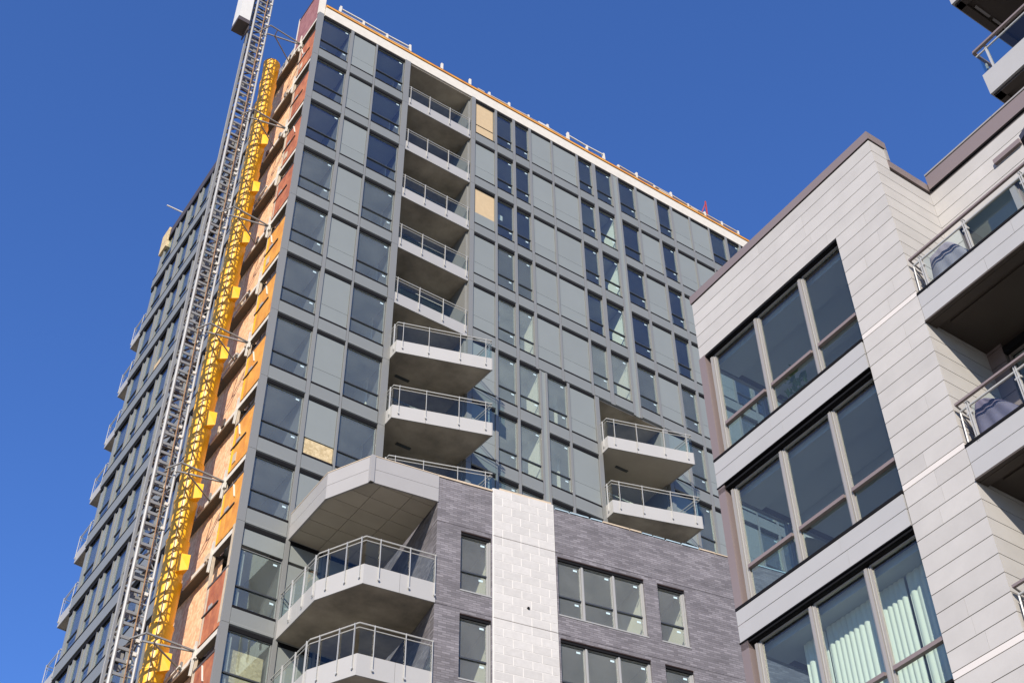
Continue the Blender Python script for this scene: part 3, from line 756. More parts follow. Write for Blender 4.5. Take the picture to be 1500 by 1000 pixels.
# ---------------------------------------------------------------- hoist mast beside the side wall
hm = root('hoist_mast', tuple(tw(-1.75, 2.25, 0)[:2]), TH, 'grey lattice hoist mast with ladder rungs rising beside the tower', 'hoist mast')
X0, X1, Y0, Y1 = -0.31, 0.31, -0.31, 0.31
for (x, y, r, m) in ((X0, Y0, 0.052, 'galv_lt'), (X1, Y0, 0.042, 'galv_lt'), (X0, Y1, 0.05, 'galv'), (X1, Y1, 0.042, 'galv')):
    MB().tube((x, y, -EYE), (x, y, 60), r, 8).build('mast_post', M[m], hm)
MB().box(X0 - 0.14, X0 - 0.08, Y0 + 0.12, Y0 + 0.2, -EYE, 52.0).build('rack_rail', M['galv'], hm)
XC = 0.06
MB().tube((XC, Y0 - 0.09, -EYE), (XC, Y0 - 0.09, 60), 0.02, 6).build('cable', M['rustrope'], hm)
rung = MB().box(X0, XC, -0.02, 0.02, -0.045, 0.045).mesh('rung', M['galv'])
plate = MB().box(X0 + 0.04, XC + 0.05, 0.0, 0.015, -0.09, 0.09).mesh('plate', M['galv'])
clip_ = MB().box(-0.05, 0.05, -0.03, 0.03, -0.05, 0.05).mesh('bolt_clip', M['white_timber'])
rung2 = MB().box(XC, X1, -0.015, 0.015, -0.02, 0.02).mesh('rung', M['galv_lt'])
siderung = MB().box(-0.018, 0.018, Y0, Y1, -0.018, 0.018).mesh('rung', M['galv'])
step = 0.375
z = 14.0; i = 0
brm = [MB().bar((XC, 0, 0.02), (X1, 0, step - 0.02), 0.032).mesh('brace', M['galv']), MB().bar((X1, 0, 0.02), (XC, 0, step - 0.02), 0.032).mesh('brace', M['galv'])]
brs = [MB().bar((0, Y0, 0.02), (0, Y1, 2 * step - 0.02), 0.042).mesh('brace', M['darksteel']), MB().bar((0, Y1, 0.02), (0, Y0, 2 * step - 0.02), 0.042).mesh('brace', M['darksteel'])]
while z < 58:
    put(rung, 'rung', hm, (0, Y0, z + random.uniform(-.03, .03)))
    put(rung2, 'rung', hm, (0, Y0, z))
    if random.random() < 0.6: put(plate, 'plate', hm, (0, random.choice([Y0 + 0.2, Y1 - 0.1, 0.0]), z + random.uniform(0.1, 0.3)))
    if random.random() < 0.55: put(clip_, 'bolt_clip', hm, (random.uniform(XC + 0.02, X1 - .03), Y0 - 0.03, z + random.uniform(-.1, .1)))
    put(brm[i % 2], 'brace', hm, (0, Y0 + 0.01, z))
    if i % 2 == 0:
        put(siderung, 'rung', hm, (X0, 0, z))
        put(brs[(i // 2) % 2], 'brace', hm, (X0, 0, z)); put(brs[(i // 2 + 1) % 2], 'brace', hm, (X1, 0, z))
        MB().bar((X0, Y1, z), (X1, Y1, z), 0.06).bar((X0, Y1, z + .05), (X1, Y1, z + 2 * step - .05), 0.045).build('brace', M['darksteel'], hm)
    z += step; i += 1
# wall ties every second storey
for zt in (49.7, 43.83, 37.98, 32.08, 26.2, 20.35):
    ox, oy = 1.75, -2.25                                  # tower coordinates -> mast coordinates
    def mp_(x, y): return (x + ox, y + oy, zt)
    tb = MB().bar(mp_(-1.50, 1.42), mp_(0.0, 1.53), 0.045).bar(mp_(-1.40, 1.85), mp_(0.0, 1.56), 0.045).bar(mp_(-1.11, 1.79), mp_(0.02, 2.62), 0.04).bar(mp_(-1.15, 1.45), mp_(-1.11, 1.8), 0.035)
    tb.bar(mp_(-1.75, 1.94), mp_(-1.48, 1.42), .04).bar(mp_(-1.46, 1.94), mp_(-1.40, 1.85), .04)
    tb.build('wall_tie', M['galv'], hm)
    MB().box(ox - 0.05, ox + 0.02, oy + 1.46, oy + 1.66, zt - 0.25, zt + 0.12).build('anchor_plate', M['white_timber'], hm)
cg = MB().box(-0.98, -0.50, -0.35, 0.35, 50.0, 55.0).build('hoist_cage', M['white'], hm)
MB().box(-0.99, -0.49, -0.36, 0.36, 49.75, 50.0).build('cage_floor', M['darksteel'], cg)
MB().box(-0.50, -0.46, -0.3, 0.3, 49.4, 49.9).build('bracket', M['darksteel'], cg)

# ---------------------------------------------------------------- yellow debris chute
CHX, CHY, CHR = -0.50, 3.28, 0.345
ch = root('debris_chute', tuple(tw(CHX, CHY, 0)[:2]), TH, 'yellow debris chute hanging down the orange side strip behind the mast', 'debris chute')
sec = MB(); n = 20; prof = [(0.0, CHR - 0.03), (1.30, CHR), (1.42, CHR + 0.012), (1.475, CHR + 0.012)]
for j, (zz, rr) in enumerate(prof):
    for i in range(n): sec.v.append((rr * math.cos(2 * math.pi * i / n), rr * math.sin(2 * math.pi * i / n), zz))
for j in range(len(prof) - 1):
    for i in range(n): sec.f.append((j * n + i, j * n + (i + 1) % n, (j + 1) * n + (i + 1) % n, (j + 1) * n + i))
sec_me = sec.mesh('chute_section', M['yellow'], True)
band = MB().tube((0, 0, 0), (0, 0, 0.035), CHR + 0.02, 20).mesh('clamp_band', M['yellow'])
hp = MB()                                                 # intake hopper with a sloping floor
a = [(-0.05, 0.05, -0.42), (0.30, 0.05, -0.30), (0.30, -0.52, -0.30), (-0.05, -0.40, -0.42), (-0.05, 0.05, 0.34), (0.30, 0.05, 0.34), (0.30, -0.52, 0.34), (-0.05, -0.44, 0.34)]
hp.v = a; hp.f = [(0, 3, 2, 1), (0, 1, 5, 4), (1, 2, 6, 5), (2, 3, 7, 6), (3, 0, 4, 7), (4, 5, 6, 7)]
hp.v = [(x * 0.85, y * 0.85 - 0.03, z * 0.8) for x, y, z in hp.v]
hop = hp.mesh('hopper', M['yellow'])
z = 14.5
while z < 48.6:
    put(sec_me, 'chute_section', ch, (0, 0, z)); put(band, 'clamp_band', ch, (0, 0, z + 1.42)); z += 1.475
MB().bar((CHR * -.6, CHR * -.85, 14.5), (CHR * -.6, CHR * -.85, 50.0), 0.02).build('chain', M['galv'], ch)
for k in range(2, 11):
    put(hop, 'hopper', ch, (0.02, -0.06, HD[k] + 0.18))

# ================================================================ BRICK PODIUM
b_ang = math.pi / 2 - 1.12773433
BO = C + Uv * 4.2 + Vv * -3.9
B = root('brick_podium', (BO.x, BO.y), b_ang, 'dark grey brick podium with white block pier under the tower', 'building')
BT = 24.62
wins = []
rows = [(21.04, 22.97), (18.38, 20.31), (15.7, 17.65)]
for z0, z1 in rows: wins += [(0.72, 1.63, z0, z1, 0), (3.66, 6.43, z0, z1, 1), (6.87, 7.78, z0, z1, 0)]
def wall_with_holes(x0, x1, z0, z1, holes, y0, y1, name, m, parent):
    xs = sorted({x0, x1} | {h[0] for h in holes} | {h[1] for h in holes}); zs = sorted({z0, z1} | {h[2] for h in holes} | {h[3] for h in holes})
    xs = [x for x in xs if x0 <= x <= x1]; zs = [z for z in zs if z0 <= z <= z1]
    b = MB(); idx = {}
    def vid(i, j, s):
        if (i, j, s) not in idx: idx[(i, j, s)] = len(b.v); b.v.append((xs[i], y0 if s == 0 else y1, zs[j]))
        return idx[(i, j, s)]
    hole = lambda i, j: any(h[0] < (xs[i] + xs[i + 1]) / 2 < h[1] and h[2] < (zs[j] + zs[j + 1]) / 2 < h[3] for h in holes)
    nx, nz = len(xs) - 1, len(zs) - 1
    for i in range(nx):
        for j in range(nz):
            if hole(i, j): continue
            b.f.append((vid(i, j, 0), vid(i + 1, j, 0), vid(i + 1, j + 1, 0), vid(i, j + 1, 0)))
            b.f.append((vid(i, j, 1), vid(i, j + 1, 1), vid(i + 1, j + 1, 1), vid(i + 1, j, 1)))
            for (di, dj, e) in ((-1, 0, ((i, j), (i, j + 1))), (1, 0, ((i + 1, j + 1), (i + 1, j))), (0, -1, ((i + 1, j), (i, j))), (0, 1, ((i, j + 1), (i + 1, j + 1)))):
                ii, jj = i + di, j + dj
                if ii < 0 or jj < 0 or ii >= nx or jj >= nz or hole(ii, jj):
                    (p, q) = e; b.f.append((vid(*p, 0), vid(*p, 1), vid(*q, 1), vid(*q, 0)))
    return b.build(name, m, parent)
ZG = -EYE
joint = [23.10, 20.43, 17.78]
zc = [BT] + joint + [ZG]
for zt, zb in zip(zc, zc[1:]):                            # brickwork between soft joints
    for x0, x1 in ((0.0, 1.66), (3.61, 14.0)):
        hs = [h for h in wins if h[0] >= x0 - 0.01 and h[1] <= x1 + 0.2 and h[2] > zb - 0.5 and h[3] < zt + 0.1]
        hs = [(h[0], min(h[1], x1), h[2], h[3]) for h in hs]
        wall_with_holes(x0, x1, zb + 0.008, zt - 0.008, hs, 0.0, 0.24, 'brick_wall', M['brick'], B)
    MB().box(0.0, 0.24, 0.241, 4.6, zb + 0.008, zt - 0.008).build('brick_wall', M['brick_side'], B)
MB().box(0.25, 13.9, 0.25, 0.30, ZG, 24.4).build('joint_backing', M['joint'], B) if False else None
jb = MB()
for zj in joint:
    jb.box(0.012, 14.0, 0.012, 0.2, zj - 0.008, zj + 0.008)
jb.build('soft_joint', M['joint'], B)
for (x0, x1, z0, z1, big) in wins:
    if z1 < 16: continue
    MB().box(x0 + 0.002, x1 - 0.002, 0.035, 0.2, z1 - 0.105, z1 - 0.024).build('lintel', M['black'], B)
    MB().box(x0 + 0.002, x1 - 0.002, 0.012, 0.2, z1 - 0.022, z1 - 0.002).build('lintel_flange', M['lintel'], B)
    if big:
        pan = [(3.67, 4.42), (4.50, 5.42), (5.50, 6.36)]
        for a, b_ in ((4.43, 4.49), (5.43, 5.49), (6.36, 6.425)):
            MB().box(a, b_, 0.06, 0.2, z0 + 0.01, z1 - 0.11).build('window_mullion', M['frame_lt'], B)
    else:
        pan = [(x0 + 0.003, x1 - 0.085)]
        MB().box(x1 - 0.085, x1 - 0.05, 0.07, 0.2, z0 + .01, z1 - 0.11).box(x1 - 0.045, x1 - 0.003, 0.05, 0.2, z0 + .01, z1 - 0.11).build('window_mullion', M['frame_lt'], B)
    for a, b_ in pan:
        add_window(B, (a, 0.09, z0 + 0.012), b_ - a, z1 - z0 - 0.11, 0.66, gm='glass_grey', fm='frame_lt')
    MB().box(x0 - 0.01, x1 + 0.01, -0.015, 0.15, z0 - 0.03, z0 + 0.01).build('sill', M['frame_lt'], B)
# white block pier
pz = [24.78] + joint + [15.0]
MB().box(1.675, 3.60, 0.0, 0.26, ZG, 24.77).build('pier_core', M['mortar'], B)
for seg in range(4):
    zt, zb = pz[seg] - 0.008, pz[seg + 1] + 0.008
    nrow = max(1, round((zt - zb) / 0.272)); rh = (zt - zb) / nrow
    for r in range(nrow):
        xa, xb = 1.70, 3.595
        x = xa - (0.0 if (r + seg) % 2 else 0.28)
        while x < xb - 0.02:
            p, q = max(x, xa), min(x + 0.555, xb)
            if q - p > 0.04:
                put(boxmesh('block', M['cmu'], q - p - 0.024, 0.10, rh - 0.022), 'block', B, (p + 0.012, -0.004 + random.uniform(-0.001, 0.001), zb + r * rh + 0.011))
            x += 0.56
jj = MB()
for zj in joint: jj.box(1.69, 3.6, -0.002, 0.05, zj - 0.009, zj + 0.009)
jj.build('soft_joint', M['joint'], B)
MB().box(1.662, 1.695, -0.002, 0.06, ZG, 24.74).build('mortar_edge', M['mortar'], B)
MB().tube((2.72, -0.03, 20.98), (2.72, 0.02, 20.98), 0.04, 8).build('bracket', M['black'], B)
# caps and membrane on top
MB().box(-0.02, 1.66, -0.03, 0.3, BT + 0.005, BT + 0.06).build('coping', M['timber'], B)
MB().box(1.9, 3.55, 0.02, 0.3, 24.785, 24.85).build('coping', M['timber'], B)
cap = MB()
x = 3.65
while x < 13.8:
    w = random.uniform(0.25, 0.9)
    (MB().box(x, x + w, -0.025, 0.25, BT + 0.004, BT + 0.035 + random.random() * 0.02)).build('membrane_strip', M['membrane'] if random.random() < 0.68 else M['timber'], B)
    x += w + random.uniform(0.02, 0.12)
MB().prism([(0.3, 0.25), (14.0, 0.25), (14.0, 6.0), (0.3, 3.6)], 24.1, 24.3).build('roof', M['slab'], B)
# rooms behind
rm = MB()
for z0, z1 in ((23.02, 23.3), (20.36, 20.7), (17.7, 18.0), (15.2, 15.4)): rm.box(0.3, 13.9, 0.26, 4.2, z0, z1)
rm.build('floor_slab', M['ceil'], B)
MB().box(0.3, 13.9, 4.2, 4.4, ZG, 24.0).box(13.8, 14.0, 0.25, 4.4, ZG, 24.2).build('core_wall', M['inner_dk'], B)
MB().box(1.72, 1.82, 0.28, 4.2, ZG, 24).box(6.48, 6.58, 0.28, 4.2, ZG, 24).box(7.85, 7.95, 0.28, 4.2, ZG, 24).box(3.5, 3.6, 0.28, 4.2, ZG, 24).build('partition_wall', M['inner'], B)

# ================================================================ STONE APARTMENT BLOCK
Cr = Vector((6.00695457, 14.07804412, 0))
S = root('stone_apartment_block', (Cr.x, Cr.y), TH, 'white panelled apartment block with wide windows and balconies, nearest at right', 'building')
JH = 0.2835
rowsz = []
z = 18.53
trims = []
for st in range(4):
    nrw = 13 if st == 0 else 10
    hh = (18.53 - 14.85) / 13 if st == 0 else (14.75 - 11.91) / 10
    for r in range(nrw): rowsz.append((z - hh, z)); z -= hh
    trims.append((z - 0.10, z)); z -= 0.10
GAPJ = 0.006
def rboard(v0, v1, z0, z1, m=M['stone'], d=0.03, name='stone_panel', x=0.0):
    return put(boxmesh(name, m, d, v1 - v0 - 0.003, z1 - z0 - 2 * GAPJ), name, S, (x, v0 + 0.0015, z0 + GAPJ))
def sboard(u0, u1, z0, z1, m=M['stone'], d=0.03, name='stone_panel', y=0.0):
    return put(boxmesh(name, m, u1 - u0 - 0.003, d, z1 - z0 - 2 * GAPJ), name, S, (u0 + 0.0015, y, z0 + GAPJ))
for (z0, z1) in rowsz + trims:
    tr = (z0, z1) in trims
    mm = M['stone_trim'] if tr else M['stone']
    if z0 > 17.08:
        s_ = random.uniform(1.2, 3.6)
        rboard(0.0, s_, z0, z1, mm); rboard(s_, 4.60, z0, z1, mm)
    else:
        if random.random() < 0.28 and not tr:
            s_ = random.uniform(0.3, 0.85); rboard(0.0, s_, z0, z1, mm); rboard(s_, 1.125, z0, z1, mm)
        else: rboard(0.0, 1.125, z0, z1, mm)
    if z0 > 7:
        if z1 > 18.06: sboard(0.03, 0.36, z0, z1, mm)
        else: sboard(0.03, 1.33, z0, z1, mm)
    if 17.06 < z1 < 18.1: 
        s2 = random.uniform(1.5, 3.0)
        put(boxmesh('stone_panel', mm, 0.03, s2 - .003, z1 - z0 - 2 * GAPJ), 'stone_panel', S, (1.30, -s2, z0 + GAPJ))
        put(boxmesh('stone_panel', mm, 0.03, 9 - s2, z1 - z0 - 2 * GAPJ), 'stone_panel', S, (1.30, -9, z0 + GAPJ))
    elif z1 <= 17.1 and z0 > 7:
        put(boxmesh('stone_panel', mm if z0 > 14.7 else M['taupe'], 0.03, 0.27, z1 - z0 - 2 * GAPJ), 'stone_panel', S, (1.30, -0.27, z0 + GAPJ))  # dark taupe lower down paints in the deep shade under the balcony
# structural walls behind the panels
cw = MB()
cw.box(0.034, 0.3, 0.034, 4.58, 17.12, 18.6); cw.box(0.034, 0.3, 0.034, 1.12, ZG, 17.12)
cw.box(0.3, 1.6, 0.034, 0.3, ZG, 18.3); cw.box(0.3, 0.40, 0.034, .3, 18.3, 18.6)
cw.box(1.334, 1.6, -9.0, 0.034, 17.18, 18.1); cw.box(1.334, 1.6, -0.26, 0.034, ZG, 17.18)
cw.box(5.5, 5.7, -9, 4.6, ZG, 18.2); cw.box(2.75, 5.6, 4.45, 4.58, ZG, 18.4)
for zt_, zb_ in ((18.4, 17.07), (14.74, 14.09), (11.8, 11.19), (8.86, ZG)): cw.box(0.3, 2.75, 4.45, 4.58, zb_, zt_)
cw.build('wall', M['joint'], S)
MB().box(0.3, 5.6, 0.3, 4.5, 17.9, 18.1).box(1.6, 5.6, -9, .3, 17.8, 18.0).build('roof', M['slab'], S)
# parapet caps
pc = MB().box(-0.02, 0.33, -0.02, 4.62, 18.55, 18.74)
pc.build('parapet_cap', M['taupe'], S)
MB().box(0.335, 0.42, -0.02, 0.33, 18.55, 18.73).build('parapet_cap', M['taupe'], S)
MB().box(-0.004, 0.4, -0.004, 4.6, 18.53, 18.55).build('shadow_gap', M['black'], S)
MB().box(0.36, 1.66, -0.012, 0.3, 18.05, 18.24).build('parapet_cap', M['taupe'], S)
MB().box(0.36, 0.42, -0.02, 0.3, 18.24, 18.53).build('parapet_cap', M['taupe_lt'], S)
MB().box(1.285, 1.66, -9.0, -0.031, 18.07, 18.40).build('parapet_cap', M['taupe'], S)
MB().box(1.30, 1.64, -9.0, -0.04, 18.045, 18.068).build('shadow_gap', M['black'], S)
for i in range(6):
    MB().box(1.275, 1.68, -0.03 - 1.5 * (i + 1) + 0.008, -0.03 - 1.5 * i, 18.42, 18.455).build('coping', M['taupe_lt'], S)
# wide windows on the near-left face
WR = [(14.78, 17.06), (11.84, 14.07), (8.90, 11.17)]
for wi, (z0, z1) in enumerate(WR):
    # head recess, side posts, sill
    MB().box(0.03, 0.30, 1.13, 4.45, z1 - 0.005, z1 + 0.05).build('head_soffit', M['black'], S)
    MB().box(0.0, 0.045, 1.13, 4.6, z1 + 0.005, z1 + 0.04).build('head_flashing', M['black'], S)
    MB().box(-0.02, 0.22, 1.13, 4.62, z0 - 0.045, z0).build('sill', M['black'], S)
    MB().box(-0.01, 0.12, 4.46, 4.62, z0 - 0.75 if wi < 2 else z0 - 0.1, z1 + 0.06).build('corner_post', M['taupe'], S)
    for a, b_ in ((4.28, 4.44), (3.13, 3.29), (2.02, 2.18)):
        mu = MB().box(0.055, 0.13, a + 0.062, b_ - 0.045, z0, z1 - 0.04).build('window_mullion', M['taupe_lt'], S)
        MB().box(0.07, 0.13, a + 0.036, a + 0.05, z0, z1 - 0.04).build('sash', M['sash'], mu)
    for a, b_ in ((3.29, 4.28), (2.18, 3.13), (1.14, 2.02)):
        tz = 0.62
        add_window(S, (0.085, b_ + 0.03, z0), b_ - a + (0.06 if a > 1.2 else 0.03), z1 - z0 - 0.012, tz, -math.pi / 2, sticker=False, gm='rglass', fm='taupe_lt', dep=0.05, gy=0.03, tm='taupe')
        MB().box(0.05, 0.085, a, b_, z0 + tz - 0.03, z0 + tz + 0.03).build('transom', M['taupe'], S)
    if wi < 2:
        zf = [(z0 - 0.31, z0 - 0.05), (z0 - 0.60, z0 - 0.31)]
        for a, b_ in zf:
            s_ = random.uniform(2.2, 3.4)
            rboard(1.145, s_, a, b_, M['rfascia'], 0.05, 'fascia_board', -0.012); rboard(s_, 4.62, a, b_, M['rfascia'], 0.05, 'fascia_board', -0.012)
        MB().box(0.04, 0.3, 1.13, 4.5, z0 - 0.60, z0 - 0.05).build('wall', M['joint'], S)
        MB().box(-0.025, 0.05, 1.13, 4.63, z0 - 0.62, z0 - 0.602).build('drip_edge', M['black'], S)
    # room: ceiling, dropped bulkhead, back wall
    r = MB().box(0.25, 5.4, 1.0, 4.44, z1 + 0.0, z1 + 0.1).box(0.25, 5.4, 1.0, 4.44, z0 - 0.3, z0 - 0.1).box(0.25, 0.75, 1.0, 4.44, z1 - 0.12, z1 - 0.001)
    r.build('room_ceiling', M['room'], S)
    MB().box(1.5, 1.62, 1.0, 4.44, z1 - 0.18, z1).box(4.2, 4.4, .4, 4.44, z0, z1).box(0.3, 4.2, 1.0, 1.1, z0, z1).build('room_wall', M['room'], S)
MB().box(2.76, 5.0, 4.40, 4.44, 8, 17).build('room_wall', M['room'], S)
for z0, z1 in WR:
    for xa, xb in ((0.14, 1.40), (1.46, 2.72)):
        add_window(S, (xb, 4.58, z0 - 0.02), xb - xa, z1 - z0 - 0.02, None, math.pi, sticker=False, gm='rglass', fm='taupe_lt', dep=0.07)

# balcony recess to the right of the corner
def rbalcony(z0, posts):
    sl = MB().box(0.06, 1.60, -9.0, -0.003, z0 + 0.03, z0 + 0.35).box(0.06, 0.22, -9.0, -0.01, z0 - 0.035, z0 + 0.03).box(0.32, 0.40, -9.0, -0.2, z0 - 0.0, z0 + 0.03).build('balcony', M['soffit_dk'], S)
    y = -0.02
    for (a, b_) in ((z0 + 0.005, z0 + 0.262), (z0 + 0.272, z0 + 0.53)):
        s_ = random.uniform(0.9, 2.6)
        for p, q in ((-s_, -0.006), (-9, -s_ - 0.004)):
            MB().box(0.0, 0.05, p, q, a, b_).build('fascia_board', M['rfascia'], sl)
    MB().box(-0.012, 0.08, -9, -0.004, z0 + 0.535, z0 + 0.575).build('drip_edge', M['black'], sl)
    MB().box(-0.02, 0.05, -9, -0.004, z0 - 0.035, z0 - 0.004).build('drip_edge', M['soffit_dk'], sl)
    zt = z0 + 1.235
    MB().bar((-0.02, -9, zt), (-0.02, -0.06, zt), 0.045, 0.035).build('handrail', M['taupe'], sl)
    MB().tube((0.02, -9, zt - 0.11), (0.02, -0.08, zt - 0.11), 0.018).path([(0.02, -0.08, zt - 0.11), (0.02, -0.06, z0 + 0.6), (0.25, -0.05, z0 + 0.6)], 0.012).build('handrail', M['steel'], sl)
    MB().tube((0.0, -0.06, zt), (0.3, -0.03, zt - 0.02), 0.015).tube((0.02, -0.07, zt - 0.11), (0.3, -0.03, zt - 0.3), 0.012).build('handrail', M['taupe_lt'], sl)
    ps = posts + [-9]
    for p in posts:
        MB().box(0.0, 0.05, p - 0.022, p - 0.008, z0 + 0.5, zt - 0.03).box(0.0, 0.05, p + 0.008, p + 0.022, z0 + 0.5, zt - 0.03).tube((0.02, p - 0.05, z0 + 1.0), (0.02, p + 0.05, z0 + 1.0), 0.02).build('railing_post', M['steel'], sl)
    for p, q in zip([-0.1] + posts, ps):
        if p - q > 0.2: MB().box(0.03, 0.042, q + 0.04, p - 0.04, z0 + 0.58, zt - 0.13).build('glass_panel', M['bglass'], sl)
    return sl
rbalcony(14.21, [-0.22, -1.08, -2.15, -3.2, -4.3])
rbalcony(11.27, [-0.22, -1.05, -2.05, -3.1, -4.2])
rbalcony(8.32, [-0.22, -1.1, -2.1, -3.1])
# balcony doors in the recess wall
for z0, z1 in ((14.5, 17.16), (11.55, 14.15), (8.6, 11.2)):
    MB().box(1.31, 1.5, -9, -0.27, z1 - 0.10, z1 + 0.015).build('head_soffit', M['black'], S)
    x = -0.28
    for w in (1.02, 0.9, 1.0, 1.0, 1.0, 1.0):
        add_window(S, (1.40, x, z0), w, z1 - z0 - 0.08, None, -math.pi / 2, sticker=False, gm='rglass', fm='taupe')
        MB().box(1.33, 1.5, x - w - 0.10, x - w, z0, z1 - 0.08).build('window_mullion', M['taupe_lt'], S)
        x -= w + 0.10
MB().box(1.6, 5.5, -9, -0.2, 17.2, 17.3).box(1.6, 5.5, -9, -.2, 14.2, 14.5).box(1.6, 5.5, -9, -.2, 11.25, 11.5).box(3.9, 4.1, -9, 0, ZG, 17.2).build('room_ceiling', M['ceil'], S)
MB().box(1.24, 1.30, -1.80, -1.27, 17.42, 17.52).build('wall_lamp', M['taupe'], S)
# set-back upper storeys with deep slabs
def upper(z0, rail):
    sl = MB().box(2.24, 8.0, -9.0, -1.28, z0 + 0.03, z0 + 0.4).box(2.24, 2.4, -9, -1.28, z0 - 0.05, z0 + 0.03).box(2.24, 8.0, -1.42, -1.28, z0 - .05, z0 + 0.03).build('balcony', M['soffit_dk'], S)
    MB().box(2.18, 2.235, -9, -1.25, z0, z0 + 0.57).box(2.235, 8.0, -1.275, -1.25, z0, z0 + 0.57).build('fascia_board', M['rfascia'], sl)
    MB().box(2.6, 3.0, -1.50, -1.45, z0 - 0.0, z0 + 0.028).box(3.1, 3.5, -1.50, -1.45, z0 - 0.0, z0 + 0.028).build('vent', M['taupe_lt'], sl)
    if rail:
        zt = z0 + 1.235
        MB().bar((2.16, -9, zt), (2.16, -1.27, zt), 0.06, 0.045).bar((2.16, -1.27, zt), (4.5, -1.27, zt), 0.05).build('handrail', M['taupe'], sl)
        MB().tube((2.2, -9, zt - 0.1), (2.2, -1.27, zt - 0.1), 0.018).build('handrail', M['steel'], sl)
        for p in (-1.5, -2.6, -3.7): MB().box(2.19, 2.23, p - 0.02, p + 0.02, z0 + 0.5, zt).build('railing_post', M['steel'], sl)
        for p in (2.5, 3.2): MB().box(p - .02, p + .02, -1.27, -1.24, z0 + 0.5, zt).build('railing_post', M['steel'], sl)
        for p, q in ((-1.3, -1.48), (-1.52, -2.58), (-2.62, -3.68), (-3.72, -9)): MB().box(2.2, 2.212, q, p, z0 + 0.58, zt - 0.12).build('glass_panel', M['bglass'], sl)
        MB().box(2.3, 4.4, -1.275, -1.263, z0 + 0.58, zt - .12).build('glass_panel', M['bglass'], sl)
upper(20.10, True); upper(23.03, False)
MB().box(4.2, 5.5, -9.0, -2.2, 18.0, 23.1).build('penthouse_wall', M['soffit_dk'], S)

# ---------------------------------------------------------------- things inside and on the stone block
def rw(x, y, z): v = Cr + Uv * x + Vv * y; return (v.x, v.y, z + EYE)
def curtain(y0, y1, z0, z1, x, label):
    n = int((y1 - y0) / 0.012); m = MB()
    ph = random.random() * 6
    for i in range(n + 1):
        y = (y1 - y0) * i / n
        t = (y / 0.105 + 0.25 * math.sin(y * 5 + ph))
        d = 0.035 * abs(math.sin(math.pi * t)) ** 0.7
        m.v += [(-d, y, 0), (-d * 0.9, y, z1 - z0)]
    for i in range(n): m.f.append((2 * i, 2 * i + 2, 2 * i + 3, 2 * i + 1))
    o = m.mesh('curtain', M['curtain'], True)
    ob = bpy.data.objects.new('curtain', o); COL.objects.link(ob)
    ob.location = rw(x, y0, z0); ob.rotation_euler = (0, 0, TH)
    tag(ob, label, 'curtain', 'pale curtains in the lowest wide window')
curtain(1.08, 1.84, 8.7, 11.15, 0.56, 'pale green curtain in the right pane of the lowest wide window, wall side')
curtain(1.87, 2.36, 8.7, 11.15, 0.56, 'pale green curtain in the right pane of the lowest wide window, mullion side')
curtain(2.39, 3.42, 8.7, 11.15, 0.56, 'pale green curtain filling the middle pane of the lowest wide window')
curtain(3.46, 3.92, 8.7, 11.15, 0.60, 'narrow pale curtain in the left pane of the lowest wide window')

def cover(name, prof, x0, x1, zb, m, label, seed):
    """a cloth pulled over furniture: prof lists (height, near end, far end) along the railing"""
    b = MB(); n = 64; lv = 22
    def at(t):
        for (h0, a0, c0), (h1, a1, c1) in zip(prof, prof[1:]):
            if h0 <= t <= h1:
                f = (t - h0) / (h1 - h0); return a0 + (a1 - a0) * f, c0 + (c1 - c0) * f
        return prof[-1][1:]
    top = prof[-1][0]
    for j in range(lv + 1):
        t = top * j / lv
        a, c = at(t)
        cx, cy, hx, hy = (x0 + x1) / 2, (a + c) / 2, (x1 - x0) / 2 * (1 - 0.16 * t / top), abs(a - c) / 2
        for i in range(n):
            w = 2 * math.pi * i / n; co, si = math.cos(w), math.sin(w)
            k = 1 / (abs(co) ** 7 + abs(si) ** 7) ** (1 / 7)
            d = (1 - t / top)
            f = 1 + 0.05 * (0.25 + d) * math.sin(11 * w + seed) + 0.010 * math.sin(5 * w - 5 * t + seed) + 0.014 * d * math.sin(27 * w + 3 * t)
            b.v.append((cx + hx * co * k * f, cy + hy * si * k * (1 + (f - 1) * 0.5), zb + t + 0.025 * math.sin(3 * w + seed) * t / top))
    for j in range(lv):
        for i in range(n): b.f.append((j * n + i, j * n + (i + 1) % n, (j + 1) * n + (i + 1) % n, (j + 1) * n + i))
    b.v.append(((x0 + x1) / 2, (prof[-1][1] + prof[-1][2]) / 2, zb + top + 0.01)); tp_ = len(b.v) - 1
    for i in range(n): b.f.append((lv * n + i, lv * n + (i + 1) % n, tp_))
    o = bpy.data.objects.new(name, b.mesh(name, m, True)); COL.objects.link(o)
    o.location = rw(0, 0, 0); o.rotation_euler = (0, 0, TH); tag(o, label, 'furniture cover'); return o
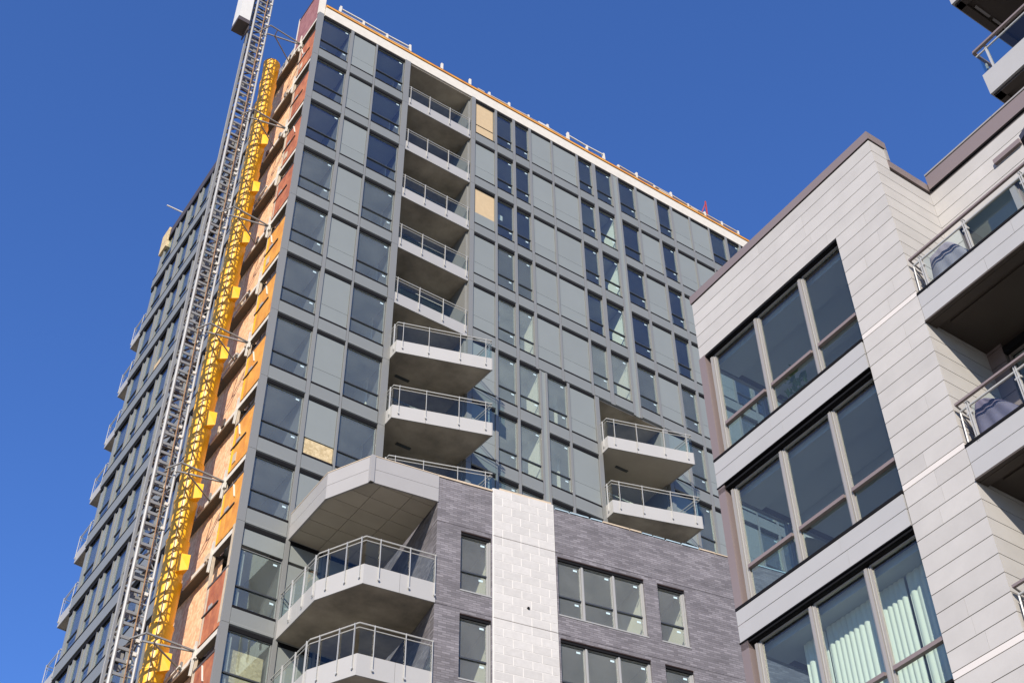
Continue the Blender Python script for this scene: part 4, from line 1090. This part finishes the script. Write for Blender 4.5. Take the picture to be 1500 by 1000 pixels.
cover('furniture_cover', [(0.0, -0.16, -1.08), (0.45, -0.20, -0.93), (0.80, -0.23, -0.74), (0.90, -0.24, -0.66)], 0.12, 0.80, 14.56, M['cover'],
      'grey mauve cover over furniture on the upper balcony behind the glass railing', 3)
cover('furniture_cover', [(0.0, -0.10, -1.02), (0.40, -0.13, -0.86), (0.74, -0.14, -0.62), (0.88, -0.20, -0.44)], 0.12, 0.80, 11.62, M['cover2'],
      'dark purple draped cover on the lower balcony behind the glass railing', 5)
um = root('patio_umbrella', tuple(rw(0.45, -3.17, 0)[:2]), TH, 'dark navy parasol open on the upper balcony under the wall lamp', 'parasol')
cn = MB(); n8 = 8
for i in range(n8): cn.v.append((0.98 * math.cos(2 * math.pi * i / n8), 0.98 * math.sin(2 * math.pi * i / n8), 15.72))
for i in range(n8): cn.v.append((0.98 * math.cos(2 * math.pi * i / n8), 0.98 * math.sin(2 * math.pi * i / n8), 15.62))
cn.v.append((0, 0, 16.05))
cn.f = [(i, (i + 1) % n8, 16) for i in range(n8)] + [(i + n8, (i + 1) % n8 + n8, (i + 1) % n8, i) for i in range(n8)]
cn.build('canopy', M['navy'], um)
MB().tube((0, 0, 14.56), (0, 0, 16.07), 0.02).build('pole', M['galv'], um)
# potted plant behind the top wide window
pp = root('potted_plant', tuple(rw(0.36, 2.86, 0)[:2]), TH, 'small green potted plant inside the top wide window near the middle mullion', 'potted plant')
MB().tube((0, 0, 14.72), (0, 0, 14.86), 0.07, 10, 0.09).build('pot', M['pot'], pp)
lf = MB()
for i in range(110):
    a, r, zz = random.random() * 6.28, random.random() * 0.2, 14.9 + random.random() * 0.72
    x, y = r * math.cos(a), r * math.sin(a); s = random.uniform(0.04, 0.085); t = random.random() * 6.28
    lf.quad((x, y, zz), (x + s * math.cos(t), y + s * math.sin(t), zz + s * .4), (x + 1.6 * s * math.cos(t + .4), y + 1.6 * s * math.sin(t + .4), zz + s), (x + s * math.cos(t + 0.9), y + s * math.sin(t + 0.9), zz + s * .5))
tag(lf.build('leaves', M['leaf'], pp), kind='stuff')
